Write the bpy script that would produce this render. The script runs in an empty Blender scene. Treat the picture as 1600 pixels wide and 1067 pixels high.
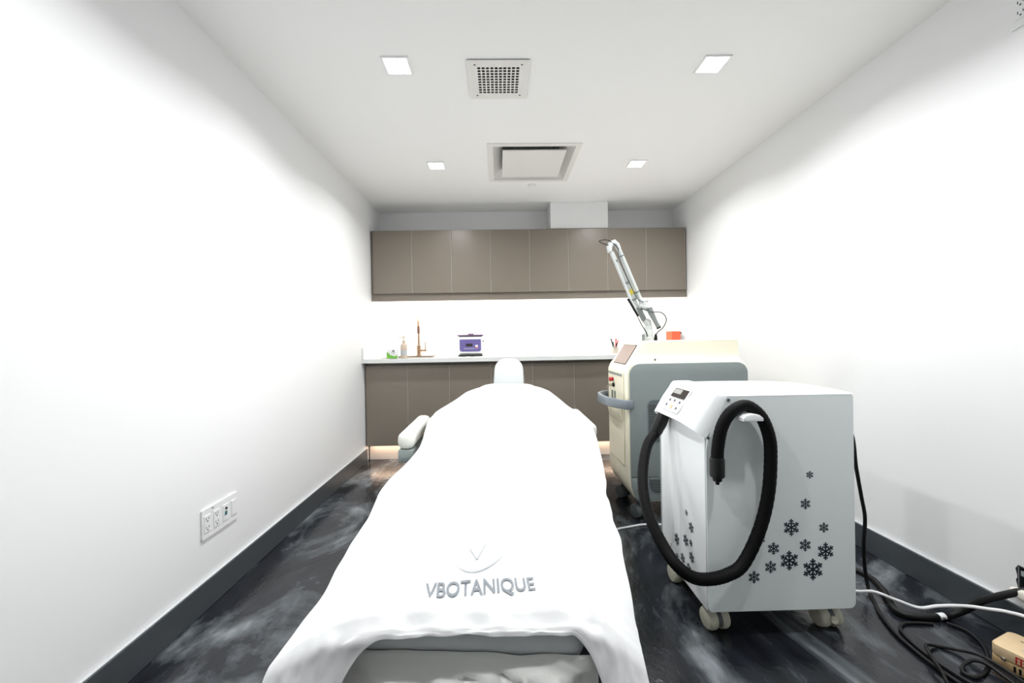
import bpy, bmesh, math, random
from mathutils import Vector, Matrix, noise
from mathutils.bvhtree import BVHTree

S = bpy.context.scene
COL = S.collection
PI = math.pi
random.seed(7)

# ------------------------------------------------------------------ camera
CAM_F, YAW, PITCH, ROLL, CX, CY = 624.6, 0.01796, -0.00261, -0.01663, 793.62, 530.96
EYE = Vector((0, 0, 1.06))
fw = Vector((math.sin(YAW) * math.cos(PITCH), math.cos(YAW) * math.cos(PITCH), math.sin(PITCH)))
rt = Vector((math.cos(YAW), -math.sin(YAW), 0))
up = rt.cross(fw)
rt2 = rt * math.cos(ROLL) + up * math.sin(ROLL)
up2 = up * math.cos(ROLL) - rt * math.sin(ROLL)
cam_data = bpy.data.cameras.new('camera')
cam = bpy.data.objects.new('camera', cam_data)
COL.objects.link(cam)
m = Matrix((rt2, up2, -fw)).transposed().to_4x4()
m.translation = EYE
cam.matrix_world = m
cam_data.sensor_width = 36.0
cam_data.lens = CAM_F / 1600 * 36
cam_data.shift_x = (800 - CX) / 1600
cam_data.shift_y = -(533.5 - CY) / 1600
cam_data.clip_start = 0.02
S.camera = cam

# ------------------------------------------------------------------ world, exposure
w = bpy.data.worlds.new('world'); S.world = w
w.use_nodes = True
w.node_tree.nodes['Background'].inputs[0].default_value = (1, 1, 1, 1)
w.node_tree.nodes['Background'].inputs[1].default_value = 0.0
S.view_settings.view_transform = 'Standard'
S.view_settings.look = 'None'
S.view_settings.gamma = 1
S.view_settings.use_curve_mapping = False
S.view_settings.exposure = 0.0
LAMP_W = 11.5          # each ceiling downlight
STRIP_W = 20.0         # led strip under the wall cabinets
KICK_W = 3.2           # led strip under the base cabinets

# ------------------------------------------------------------------ room dimensions
XL, XR, ZC = -1.201, 1.772, 2.3455
YB, YF = 4.041, -1.7        # back wall, wall behind the camera
YU, YD = 3.738, 3.52        # front of wall cabinets, front of base cabinets

# ------------------------------------------------------------------ materials
MATS = {}
def srgb(r, g, b):
    f = lambda c: (c / 255 / 12.92) if c / 255 <= .04045 else ((c / 255 + .055) / 1.055) ** 2.4
    return (f(r), f(g), f(b), 1)

def mat(name, col, rough=.5, metal=0.0, bump=0.0, bscale=200.0, var=0.0, vscale=8.0, emit=None, estr=0.0,
        spec=.5, trans=0.0, coat=0.0, sss=0.0):
    mt = bpy.data.materials.new(name); mt.use_nodes = True
    nt = mt.node_tree; b = nt.nodes['Principled BSDF']
    b.inputs['Base Color'].default_value = col
    b.inputs['Roughness'].default_value = rough
    b.inputs['Metallic'].default_value = metal
    b.inputs['Specular IOR Level'].default_value = spec
    b.inputs['Coat Weight'].default_value = coat
    if trans: b.inputs['Transmission Weight'].default_value = trans
    if emit:
        b.inputs['Emission Color'].default_value = emit
        b.inputs['Emission Strength'].default_value = estr
    tc = nt.nodes.new('ShaderNodeTexCoord')
    if var:
        n = nt.nodes.new('ShaderNodeTexNoise'); n.inputs['Scale'].default_value = vscale
        n.inputs['Detail'].default_value = 6
        nt.links.new(tc.outputs['Object'], n.inputs['Vector'])
        mx = nt.nodes.new('ShaderNodeMix'); mx.data_type = 'RGBA'
        mx.inputs[6].default_value = tuple(c * (1 - var) for c in col[:3]) + (1,)
        mx.inputs[7].default_value = tuple(min(1, c * (1 + var)) for c in col[:3]) + (1,)
        nt.links.new(n.outputs['Fac'], mx.inputs[0])
        nt.links.new(mx.outputs[2], b.inputs['Base Color'])
    if bump:
        n2 = nt.nodes.new('ShaderNodeTexNoise'); n2.inputs['Scale'].default_value = bscale
        n2.inputs['Detail'].default_value = 4
        nt.links.new(tc.outputs['Object'], n2.inputs['Vector'])
        bp = nt.nodes.new('ShaderNodeBump'); bp.inputs['Strength'].default_value = bump
        bp.inputs['Distance'].default_value = .002
        nt.links.new(n2.outputs['Fac'], bp.inputs['Height'])
        nt.links.new(bp.outputs['Normal'], b.inputs['Normal'])
    MATS[name] = mt
    return mt

mat('wall', (.88, .885, .89, 1), .55, bump=.05, bscale=300)
mat('ceil', (.93, .925, .915, 1), .8, bump=.04, bscale=300)
mat('base', srgb(70, 75, 79), .32, var=.08, vscale=20)
mat('caulk', srgb(205, 208, 210), .5)
mat('laminate', srgb(129, 120, 109), .30, var=.05, vscale=220, bump=.04, bscale=700)
mat('edge_pale', srgb(186, 180, 172), .4)
mat('film', srgb(216, 217, 213), .45, bump=.2, bscale=60)
mat('carcass', srgb(205, 200, 193), .5)
mat('kick', srgb(206, 203, 200), .45)
mat('quartz', srgb(226, 228, 226), .25, var=.03, vscale=60)
mat('splash', (.88, .88, .86, 1), .35)
mat('access', (.80, .785, .765, 1), .5)
mat('sheet', (.79, .797, .802, 1), .85, bump=.12, bscale=90, spec=.2)
mat('print_grey', srgb(134, 140, 146), .8)
mat('print_pale', srgb(176, 180, 183), .8)
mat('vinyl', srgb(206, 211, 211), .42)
mat('vinyl_arm', srgb(228, 230, 222), .42)
mat('grey_plastic', srgb(150, 160, 158), .5)
mat('cream', srgb(243, 238, 215), .38, spec=.4)
mat('side_grey', srgb(132, 141, 140), .48, var=.03, vscale=300)
mat('dark_grey', srgb(84, 90, 92), .5)
mat('bar_grey', srgb(118, 127, 134), .35)
mat('grille', srgb(88, 94, 95), .5)
mat('screen_off', srgb(156, 134, 126), .4)
mat('red', srgb(178, 30, 34), .35)
mat('black', srgb(9, 9, 10), .45, spec=.35)
mat('rubber', srgb(5, 5, 6), .6, bump=.15, bscale=350, spec=.15)
mat('white_plastic', srgb(240, 241, 241), .38)
mat('chill_white', srgb(236, 239, 240), .34)
mat('chill_panel', srgb(234, 241, 240), .36, metal=.0)
mat('chill_groove', srgb(185, 191, 193), .45)
mat('navy_print', srgb(30, 38, 52), .5)
mat('lcd', srgb(52, 48, 48), .2)
mat('lcd_lit', srgb(168, 168, 166), .25)
mat('panel_decal', srgb(232, 230, 230), .4)
mat('button_blue', srgb(70, 78, 100), .4)
mat('button_orange', srgb(236, 190, 150), .4)
mat('caster_cream', srgb(205, 203, 184), .42)
mat('steel', srgb(190, 182, 172), .25, metal=1.0)
mat('bronze', srgb(178, 150, 128), .28, metal=1.0)
mat('purple', srgb(98, 88, 146), .4)
mat('purple_dark', srgb(88, 62, 96), .35)
mat('green', srgb(110, 176, 60), .5)
mat('orange', srgb(236, 92, 56), .55)
mat('orange_red', srgb(214, 52, 40), .55)
mat('arm_white', srgb(204, 208, 206), .32)
mat('arm_grey', srgb(132, 138, 136), .35)
mat('yellow', srgb(222, 206, 84), .5)
mat('gold', srgb(206, 176, 130), .36, metal=.35, var=.04, vscale=120)
mat('gold_top', srgb(226, 200, 160), .4, metal=.15, var=.08, vscale=30)
mat('foam', srgb(235, 232, 220), .7, bump=.3, bscale=60)
mat('box_green', srgb(52, 62, 60), .7, bump=.4, bscale=80)
mat('soap', srgb(196, 178, 160), .25)
mat('brown', srgb(120, 84, 70), .4)
mat('lamp_lens', (1, 1, 1, 1), .4, emit=(.99, .995, 1, 1), estr=14)
mat('led_white', (1, 1, 1, 1), .4, emit=(1, .95, .85, 1), estr=8)
mat('led_warm', (1, .9, .8, 1), .4, emit=(1, .72, .5, 1), estr=6)
mat('diff_white', srgb(232, 230, 226), .5)
mat('housing_plastic', srgb(40, 42, 44), .6)
mat('socket_dark', srgb(40, 44, 48), .6)
mat('teal', srgb(70, 120, 124), .3)

def floor_material():
    mt = bpy.data.materials.new('epoxy_floor'); mt.use_nodes = True
    nt = mt.node_tree; b = nt.nodes['Principled BSDF']; L = nt.links.new
    tc = nt.nodes.new('ShaderNodeTexCoord')
    mp = nt.nodes.new('ShaderNodeMapping'); mp.inputs['Scale'].default_value = (1.5, .7, 1)
    mp.inputs['Rotation'].default_value = (0, 0, .35)
    L(tc.outputs['Object'], mp.inputs['Vector'])
    n1 = nt.nodes.new('ShaderNodeTexNoise'); n1.inputs['Scale'].default_value = 1.15
    n1.inputs['Detail'].default_value = 9; n1.inputs['Roughness'].default_value = .6
    n1.inputs['Distortion'].default_value = 2.4
    L(mp.outputs[0], n1.inputs['Vector'])
    mp2 = nt.nodes.new('ShaderNodeMapping'); mp2.inputs['Scale'].default_value = (2.2, 1.2, 1)
    mp2.inputs['Rotation'].default_value = (0, 0, -.5)
    L(tc.outputs['Object'], mp2.inputs['Vector'])
    n2 = nt.nodes.new('ShaderNodeTexNoise'); n2.inputs['Scale'].default_value = 3
    n2.inputs['Detail'].default_value = 10; n2.inputs['Distortion'].default_value = 1.2
    L(mp2.outputs[0], n2.inputs['Vector'])
    ad = nt.nodes.new('ShaderNodeMath'); ad.operation = 'MULTIPLY_ADD'; ad.inputs[1].default_value = .30
    L(n2.outputs['Fac'], ad.inputs[0]); L(n1.outputs['Fac'], ad.inputs[2])
    cr = nt.nodes.new('ShaderNodeValToRGB')
    e = cr.color_ramp.elements
    e[0].position = .50; e[0].color = srgb(18, 20, 26)
    e[1].position = .88; e[1].color = srgb(150, 156, 160)
    a = e.new(.62); a.color = srgb(34, 37, 43)
    a = e.new(.72); a.color = srgb(86, 91, 95)
    L(ad.outputs[0], cr.inputs[0]); L(cr.outputs[0], b.inputs['Base Color'])
    n3 = nt.nodes.new('ShaderNodeTexNoise'); n3.inputs['Scale'].default_value = 22
    n3.inputs['Detail'].default_value = 8; n3.inputs['Distortion'].default_value = .8
    L(mp2.outputs[0], n3.inputs['Vector'])
    bp = nt.nodes.new('ShaderNodeBump'); bp.inputs['Strength'].default_value = .5
    bp.inputs['Distance'].default_value = .003
    L(n3.outputs['Fac'], bp.inputs['Height']); L(bp.outputs[0], b.inputs['Normal'])
    b.inputs['Roughness'].default_value = .16
    b.inputs['Specular IOR Level'].default_value = .55
    MATS['floor'] = mt
floor_material()

# ------------------------------------------------------------------ mesh helpers
def obj(name, bm, m, parent=None, smooth=False, label=None, angle=40):
    bmesh.ops.recalc_face_normals(bm, faces=bm.faces)
    me = bpy.data.meshes.new(name)
    bm.to_mesh(me); bm.free()
    me.materials.append(MATS[m])
    o = bpy.data.objects.new(name, me); COL.objects.link(o)
    if smooth:
        me.shade_smooth()
        try: me.set_sharp_from_angle(angle=math.radians(angle))
        except Exception: pass
    if parent: attach(o, parent)
    if label: o['label'] = label
    return o

def attach(o, parent):
    o.parent = parent
    if parent.type == 'EMPTY':
        o.matrix_parent_inverse = Matrix.Translation(-parent.location)

def thing(name, loc, label, cat, group=None):
    o = bpy.data.objects.new(name, None); COL.objects.link(o)
    o.empty_display_size = .05
    o.location = loc; o['label'] = label; o['category'] = cat
    if group: o['group'] = group
    return o

def tag(o, label, cat, group=None):
    o['label'] = label; o['category'] = cat
    if group: o['group'] = group
    return o

def struct(o):
    o['kind'] = 'structure'; return o

def B(): return bmesh.new()

def sm(t): t = max(0, min(1, t)); return t * t * (3 - 2 * t)

def box(bm, x0, x1, y0, y1, z0, z1, bev=0, seg=2):
    t = bmesh.new()
    v = [t.verts.new(p) for p in [(x0, y0, z0), (x1, y0, z0), (x1, y1, z0), (x0, y1, z0), (x0, y0, z1), (x1, y0, z1), (x1, y1, z1), (x0, y1, z1)]]
    for f in [(3, 2, 1, 0), (4, 5, 6, 7), (0, 1, 5, 4), (1, 2, 6, 5), (2, 3, 7, 6), (3, 0, 4, 7)]:
        t.faces.new([v[i] for i in f])
    if bev: bmesh.ops.bevel(t, geom=t.edges[:], offset=bev, segments=seg, profile=.5, affect='EDGES')
    join(bm, t); return bm

def join(bm, t, M=None):
    if M is not None: bmesh.ops.transform(t, matrix=M, verts=t.verts)
    mp = {}
    for v in t.verts: mp[v] = bm.verts.new(v.co)
    for f in t.faces:
        try: bm.faces.new([mp[v] for v in f.verts])
        except ValueError: pass
    t.free()

def prism(bm, pts, axis, a, b, bev=0):
    """extrude a 2D outline; axis 'x': pts=(y,z), 'y': pts=(x,z), 'z': pts=(x,y)"""
    def P(p, d):
        return {'x': (d, p[0], p[1]), 'y': (p[0], d, p[1]), 'z': (p[0], p[1], d)}[axis]
    t = bmesh.new()
    A = [t.verts.new(P(p, a)) for p in pts]; Bv = [t.verts.new(P(p, b)) for p in pts]
    n = len(pts)
    fa = t.faces.new(A); fb = t.faces.new(Bv[::-1])
    for i in range(n): t.faces.new([A[i], Bv[i], Bv[(i + 1) % n], A[(i + 1) % n]])
    bmesh.ops.recalc_face_normals(t, faces=t.faces)
    if bev:
        ed = list(set(list(fa.edges) + list(fb.edges)))
        bmesh.ops.bevel(t, geom=ed, offset=bev, segments=2, profile=.5, affect='EDGES')
    join(bm, t); return bm

def rrect(x0, x1, y0, y1, r, n=6, corners=(1, 1, 1, 1)):
    """rounded rectangle outline, corners: bl, br, tr, tl"""
    out = []
    for (cx, cy, a0, on) in [(x0 + r, y0 + r, PI, corners[0]), (x1 - r, y0 + r, 1.5 * PI, corners[1]), (x1 - r, y1 - r, 0, corners[2]), (x0 + r, y1 - r, .5 * PI, corners[3])]:
        if on:
            for i in range(n + 1):
                a = a0 + i / n * PI / 2
                out.append((cx + r * math.cos(a), cy + r * math.sin(a)))
        else:
            out.append((cx + r * math.copysign(1, math.cos(a0 + PI / 4)), cy + r * math.copysign(1, math.sin(a0 + PI / 4))))
    return out

def catmull(P, n=8):
    P = [Vector(p) for p in P]; out = []
    for i in range(len(P) - 1):
        p0 = P[i - 1] if i else P[0] * 2 - P[1]
        p1, p2 = P[i], P[i + 1]
        p3 = P[i + 2] if i + 2 < len(P) else P[-1] * 2 - P[-2]
        for k in range(n):
            t = k / n
            out.append(.5 * ((2 * p1) + (p2 - p0) * t + (2 * p0 - 5 * p1 + 4 * p2 - p3) * t * t + (3 * p1 - p0 - 3 * p2 + p3) * t ** 3))
    out.append(P[-1]); return out

def tube(bm, path, r, seg=10, ell=None):
    """tube along a polyline; r scalar or list; ell=(a,b) elliptical"""
    path = [Vector(p) for p in path]; n = len(path)
    rs = r if isinstance(r, (list, tuple)) else [r] * n
    tan = []
    for i in range(n):
        d = path[min(i + 1, n - 1)] - path[max(i - 1, 0)]
        tan.append(d.normalized())
    ref = Vector((0, 0, 1)) if abs(tan[0].z) < .9 else Vector((1, 0, 0))
    u = tan[0].cross(ref).normalized(); rings = []
    for i in range(n):
        u = (u - tan[i] * u.dot(tan[i])).normalized(); v = tan[i].cross(u)
        rings.append([bm.verts.new(path[i] + (u * math.cos(2 * PI * k / seg) + v * math.sin(2 * PI * k / seg)) * rs[i]) for k in range(seg)])
    for i in range(n - 1):
        for k in range(seg):
            bm.faces.new([rings[i][k], rings[i][(k + 1) % seg], rings[i + 1][(k + 1) % seg], rings[i + 1][k]])
    bm.faces.new(rings[0][::-1]); bm.faces.new(rings[-1]); return bm

def ctube(name, pts, r, m, parent=None, seg=10, n=8):
    path = catmull(pts, n)
    for p in path: p.z = max(p.z, r + .0005)          # never sink into the floor
    return obj(name, tube(B(), path, r, seg), m, parent, True)

def lathe(bm, prof, center, axis=(0, 0, 1), seg=24):
    """prof: list of (radius, height) along axis"""
    ax = Vector(axis).normalized()
    ref = Vector((1, 0, 0)) if abs(ax.x) < .9 else Vector((0, 1, 0))
    u = ax.cross(ref).normalized(); v = ax.cross(u); c = Vector(center); rings = []
    for r, h in prof:
        rings.append([bm.verts.new(c + ax * h + (u * math.cos(2 * PI * k / seg) + v * math.sin(2 * PI * k / seg)) * max(r, 1e-5)) for k in range(seg)])
    for i in range(len(rings) - 1):
        for k in range(seg):
            bm.faces.new([rings[i][k], rings[i][(k + 1) % seg], rings[i + 1][(k + 1) % seg], rings[i + 1][k]])
    bm.faces.new(rings[0][::-1]); bm.faces.new(rings[-1]); return bm

def plane_holes(bm, a0, a1, b0, b1, holes, P):
    """rectangle a x b with rectangular holes; P maps (a,b) to 3D; welded grid"""
    As = sorted(set([a0, a1] + [h[0] for h in holes] + [h[1] for h in holes]))
    Bs = sorted(set([b0, b1] + [h[2] for h in holes] + [h[3] for h in holes]))
    V = {}
    def gv(a, b):
        if (a, b) not in V: V[(a, b)] = bm.verts.new(P(a, b))
        return V[(a, b)]
    for i in range(len(As) - 1):
        for j in range(len(Bs) - 1):
            ca, cb = (As[i] + As[i + 1]) / 2, (Bs[j] + Bs[j + 1]) / 2
            if any(h[0] < ca < h[1] and h[2] < cb < h[3] for h in holes): continue
            bm.faces.new([gv(As[i], Bs[j]), gv(As[i + 1], Bs[j]), gv(As[i + 1], Bs[j + 1]), gv(As[i], Bs[j + 1])])
    return bm

def thick(bm, d):
    """give an open sheet thickness along +d vector"""
    r = bmesh.ops.extrude_face_region(bm, geom=bm.faces[:])
    vs = [g for g in r['geom'] if isinstance(g, bmesh.types.BMVert)]
    bmesh.ops.translate(bm, vec=d, verts=vs); return bm

# ------------------------------------------------------------------ the setting
T = .12
DX0, DX1, DY0, DY1 = -.035, .528, 2.665, 3.232          # air diffuser opening in the ceiling
GX, GY = .010, 1.985                                      # exhaust grille opening in the ceiling
struct(obj('floor', box(B(), XL - T, XR + T, YF - T, YB + T, -T, 0), 'floor'))
bm = plane_holes(B(), XL - T, XR + T, YF - T, YB + T, [(DX0, DX1, DY0, DY1), (GX - .135, GX + .135, GY - .135, GY + .135)], lambda a, b: (a, b, ZC))
struct(obj('ceiling', thick(bm, Vector((0, 0, .25))), 'ceil'))
struct(obj('wall_left', box(B(), XL - T, XL, YF - T, YB + T, 0, ZC), 'wall'))
HY0, HY1, HZ0, HZ1 = 1.20, 1.345, .158, .246               # open junction box in the right wall
bm = plane_holes(B(), YF - T, YB + T, 0, ZC, [(HY0, HY1, HZ0, HZ1)], lambda a, b: (XR, a, b))
struct(obj('wall_right', thick(bm, Vector((T, 0, 0))), 'wall'))
struct(obj('wall_back', box(B(), XL, XR, YB, YB + T, 0, ZC), 'wall'))
struct(obj('wall_front', box(B(), XL, XR, YF - T, YF, 0, ZC), 'wall'))
struct(obj('wall_bulkhead', box(B(), .489, 1.033, 3.765, YB - .001, 2.0935, ZC - .001, .002), 'wall'))
for side, x0, x1, ca, cb in (('left', XL + .001, XL + .015, XL + .001, XL + .012), ('right', XR - .015, XR - .001, XR - .012, XR - .001)):
    bb = struct(obj('baseboard_' + side, box(B(), x0, x1, YF + .001, YD + .02, .001, .113, .002), 'base'))
    obj('caulk_bead', box(B(), ca, cb, YF + .001, YD + .02, .113, .119, .002), 'caulk', bb)

# ------------------------------------------------------------------ ceiling fittings
def downlight(x, y, label, end=''):
    t = thing('downlight' + end, (x, y, ZC), label, 'ceiling light', 'square recessed ceiling downlights')
    h = .062
    bm = plane_holes(B(), x - h, x + h, y - h, y + h, [(x - h + .009, x + h - .009, y - h + .009, y + h - .009)], lambda a, b: (a, b, ZC - .0005))
    obj('trim_frame', thick(bm, Vector((0, 0, -.005))), 'white_plastic', t)
    obj('lens' + end, box(B(), x - h + .010, x + h - .010, y - h + .010, y + h - .010, ZC - .003, ZC - .0005), 'lamp_lens', t)
    ld = bpy.data.lights.new('downlight_beam' + end, 'AREA'); ld.shape = 'SQUARE'; ld.size = .1
    ld.energy = LAMP_W; ld.color = (.985, .995, 1); ld.spread = math.radians(150)
    lo = bpy.data.objects.new('downlight_beam' + end, ld); COL.objects.link(lo)
    lo.location = (x, y, ZC - .008); lo.parent = t; lo.matrix_parent_inverse = Matrix.Translation(-t.location)

downlight(-.462, 1.879, 'square white downlight in ceiling beside perforated grille, left wall side')
downlight(1.024, 1.879, 'square white downlight in ceiling beside perforated grille, right wall side')
downlight(-.452, 2.955, 'small square downlight beside ceiling air diffuser, left wall side')
downlight(1.029, 2.955, 'small square downlight beside ceiling air diffuser, right wall side')
downlight(-.462, .81, 'square downlight in ceiling above the foot of the bed, left wall side', '_left_offscreen')
downlight(1.024, .81, 'square downlight in ceiling over the power adapter, right wall side', '_right_offscreen')

# perforated speaker/exhaust grille
gx, gy, gh = GX, GY, .147
t = thing('ceiling_grille', (gx, gy, ZC), 'square beige perforated metal grille plate screwed to the ceiling', 'grille')
holes = []
pit, hs = .0205, .0072
for i in range(10):
    for j in range(10):
        a = gx + (i - 4.5) * pit; b = gy + (j - 4.5) * pit
        holes.append((round(a - hs, 5), round(a + hs, 5), round(b - hs, 5), round(b + hs, 5)))
bm = plane_holes(B(), gx - gh, gx + gh, gy - gh, gy + gh, holes, lambda a, b: (a, b, ZC - .004))
obj('perforated_plate', thick(bm, Vector((0, 0, -.003))), 'diff_white', t)
bm = B(); lo_ = [bm.verts.new((gx + a * .134, gy + b * .134, ZC - .0035)) for a, b in ((-1, -1), (1, -1), (1, 1), (-1, 1))]
hi_ = [bm.verts.new((v.co.x, v.co.y, ZC + .18)) for v in lo_]
for k in range(4): bm.faces.new([lo_[k], lo_[(k + 1) % 4], hi_[(k + 1) % 4], hi_[k]])
bm.faces.new(hi_); obj('housing', bm, 'housing_plastic', t)
for i in (-1, 1):
    for j in (-1, 1):
        obj('screw', lathe(B(), [(.0045, 0), (.0045, -.001), (.003, -.0022)], (gx + i * .111, gy + j * .117, ZC - .007), seg=10), 'dark_grey', t, True)

# air diffuser with a hanging centre plaque
t = thing('air_diffuser', ((DX0 + DX1) / 2, (DY0 + DY1) / 2, ZC), 'square ceiling air diffuser with flat hanging centre panel and dark slot', 'air vent')
fl = .035
bm = plane_holes(B(), DX0 - fl, DX1 + fl, DY0 - fl, DY1 + fl, [(DX0 + .003, DX1 - .003, DY0 + .003, DY1 - .003)], lambda a, b: (a, b, ZC - .0005))
obj('flange', thick(bm, Vector((0, 0, -.004))), 'diff_white', t)
bm = B(); rings = []
for (ins, z) in [(.002, ZC - .001), (.008, ZC + .016), (.030, ZC + .034), (.058, ZC + .058), (.072, ZC + .12)]:
    o_ = rrect(DX0 + ins, DX1 - ins, DY0 + ins, DY1 - ins, max(.002, ins * .35), 4)
    rings.append([bm.verts.new((p[0], p[1], z)) for p in o_])
for a, b in zip(rings, rings[1:]):
    for k in range(len(a)): bm.faces.new([a[k], a[(k + 1) % len(a)], b[(k + 1) % len(a)], b[k]])
cone = obj('cone', bm, 'diff_white', t, True)
obj('duct_top', box(B(), DX0 + .06, DX1 - .06, DY0 + .06, DY1 - .06, ZC + .12, ZC + .122), 'grille', t)
obj('centre_panel', box(B(), .033, .470, 2.713, 3.153, ZC - .012, ZC - .004, .0015), 'diff_white', t)
for x in (.11, .39):
    for y in (2.76, 3.10):
        obj('hanger', box(B(), x - .006, x + .006, y - .002, y + .002, ZC - .005, ZC + .121), 'grille', t)

# concealed sprinkler cap
t = thing('sprinkler_cap', (.282, 3.352, ZC), 'small round white sprinkler cover plate on ceiling behind the diffuser', 'sprinkler')
obj('ring', lathe(B(), [(.030, 0), (.037, -.001), (.037, -.004), (.033, -.006), (.028, -.005)], (.282, 3.352, ZC - .0005)), 'diff_white', t, True)
obj('cover', lathe(B(), [(.026, -.003), (.026, -.009), (.022, -.012), (.001, -.013)], (.282, 3.352, ZC - .0005)), 'white_plastic', t, True)

# ------------------------------------------------------------------ wall cabinets
UB = [-1.179, -.812, -.445, -.079, .287, .653, 1.020, 1.387, 1.752]
ZU0, ZU1 = 1.498, 2.086
pos = ['beside the left wall', 'second from the left wall', 'second from the right wall', 'beside the right wall']
for k in range(4):
    xa, xb, xc = UB[2 * k], UB[2 * k + 1], UB[2 * k + 2]
    x0 = XL + .002 if k == 0 else xa + .0006
    x1 = XR - .002 if k == 3 else xc - .0006
    t = thing('wall_cabinet', ((xa + xc) / 2, YU + .15, ZU0), 'taupe two-door wall cabinet above the counter, ' + pos[k], 'cabinet', 'row of taupe wall cabinets')
    body = obj('body', box(B(), xa + .001, xc - .001, YU + .0195, YB - .002, ZU0, ZU1), 'carcass', t)
    for (p, q) in ((xa, xb), (xb, xc)):
        dr = obj('door', box(B(), p + .001, q - .0045, YU, YU + .019, ZU0, ZU1 - .003, .001), 'laminate', t)
        obj('edge_band', box(B(), q - .0044, q - .0012, YU + .0005, YU + .019, ZU0, ZU1 - .003), 'edge_pale', dr)
    if k == 0: obj('filler_strip', box(B(), XL + .002, xa - .002, YU + .0215, YU + .10, ZU0, ZU1), 'laminate', t)
    if k == 3: obj('filler_strip', box(B(), xc + .002, XR - .002, YU + .0215, YU + .10, ZU0, ZU1), 'laminate', t)

t = thing('light_valance', (.28, YU + .03, 1.43), 'long taupe valance board under the wall cabinets', 'valance')
for a, b in ((XL + .003, -.445), (-.445, 1.020), (1.020, 1.522), (1.522, XR - .003)):
    obj('board', box(B(), a + .0006, b - .0006, YU + .022, YU + .040, 1.428, ZU0 - .001, .001), 'laminate', t)
obj('bottom_rail', box(B(), XL + .003, XR - .003, YU + .017, YU + .0215, 1.428, 1.452, .001), 'laminate', t)

t = thing('led_strip', (.28, YU + .07, 1.49), 'white led strip light under the wall cabinets', 'led strip')
obj('housing', box(B(), XL + .05, XR - .05, YU + .055, YU + .085, ZU0 - .010, ZU0 - .001), 'white_plastic', t)
obj('diffuser', box(B(), XL + .05, XR - .05, YU + .058, YU + .082, ZU0 - .013, ZU0 - .0105), 'led_white', t)
def strip_light(name, x0, x1, y, z, e, col, wid, par, tilt=0):
    ld = bpy.data.lights.new(name, 'AREA'); ld.shape = 'RECTANGLE'; ld.size = x1 - x0; ld.size_y = wid
    ld.energy = e; ld.color = col
    lo = bpy.data.objects.new(name, ld); COL.objects.link(lo)
    lo.location = ((x0 + x1) / 2, y, z); lo.rotation_euler = (tilt, 0, 0)
    lo.parent = par; lo.matrix_parent_inverse = Matrix.Translation(-par.location)
strip_light('led_strip_beam', XL + .06, XR - .06, YU + .07, ZU0 - .015, STRIP_W, (1, .955, .87), .02, t, .5)

# ------------------------------------------------------------------ base cabinets, counter
BB = [-1.187 + .367 * i for i in range(9)]; BB[8] = XR - .022
ZK, ZD1, ZTOP, ZCB = .139, .842, .9035, .868
for k in range(4):
    xa, xb, xc = BB[2 * k], BB[2 * k + 1], BB[2 * k + 2]
    t = thing('base_cabinet', ((xa + xc) / 2, YD + .25, 0), 'taupe two-door base cabinet under the counter, ' + pos[k], 'cabinet', 'row of taupe base cabinets')
    top = ZD1 - .002 if k else .66       # the sink bowl hangs into the first unit
    obj('body', box(B(), xa + .001, xc - .001, YD + .0195, YB - .003, ZK, top), 'carcass', t)
    obj('handle_channel', box(B(), xa + .001, xc - .001, YD + .038, YD + .050, ZD1 - .0015, ZCB - .002), 'laminate', t)
    for (p, q) in ((xa, xb), (xb, xc)):
        dr = obj('door', box(B(), p + .001, q - .0045, YD, YD + .019, ZK, ZD1, .001), 'laminate', t)
        obj('edge_band', box(B(), q - .0044, q - .0012, YD + .0005, YD + .019, ZK, ZD1), 'edge_pale', dr)
    if k == 0: obj('filler_strip', box(B(), XL + .002, xa - .002, YD + .0215, YD + .10, ZK - .004, ZCB - .002), 'laminate', t)
    if k == 3: obj('filler_strip', box(B(), xc + .002, XR - .002, YD + .0215, YD + .10, ZK - .004, ZCB - .002), 'laminate', t)
    obj('toe_kick', box(B(), xa + .001, xc - .001, YD + .075, YD + .093, .001, ZK - .001), 'kick', t)
t = thing('toe_kick_light', (.28, YD + .03, ZK), 'warm led strip glowing under the base cabinets', 'led strip')
obj('diffuser', box(B(), XL + .03, XR - .03, YD + .030, YD + .042, ZK - .006, ZK - .001), 'led_warm', t)
strip_light('toe_kick_beam', XL + .03, XR - .03, YD + .036, ZK - .008, KICK_W, (1, .72, .52), .012, t)

SX0, SX1, SY0, SY1 = -1.06, -.60, 3.56, 3.97      # sink cut-out
t = thing('countertop', (.28, 3.75, ZCB), 'pale quartz countertop running along the back wall', 'countertop')
bm = plane_holes(B(), XL + .002, XR - .002, 3.462, YB - .002, [(SX0 + .012, SX1 - .012, SY0 + .012, SY1 - .012)], lambda a, b: (a, b, ZTOP))
obj('slab', thick(bm, Vector((0, 0, -(ZTOP - ZCB)))), 'quartz', t)
obj('side_upstand', box(B(), XL + .002, XL + .014, 3.47, YB - .012, ZTOP + .0005, 1.0, .001), 'quartz', t)
bs = obj('backsplash', box(B(), XL + .003, XR - .002, YB - .010, YB - .001, ZTOP + .001, 1.427), 'splash')
tag(bs, 'glossy white backsplash lit by the under-cabinet strip', 'backsplash')
ap = thing('access_panel', (.81, YB - .014, .93), 'large faint off-white square access panel on the backsplash', 'panel')
obj('frame', thick(plane_holes(B(), .522, 1.098, .925, 1.405, [(.534, 1.086, .937, 1.393)], lambda a, b: (a, YB - .0105, b)), Vector((0, -.004, 0))), 'access', ap)
obj('hatch', box(B(), .536, 1.084, YB - .0135, YB - .0105, .939, 1.391), 'access', ap)

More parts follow.
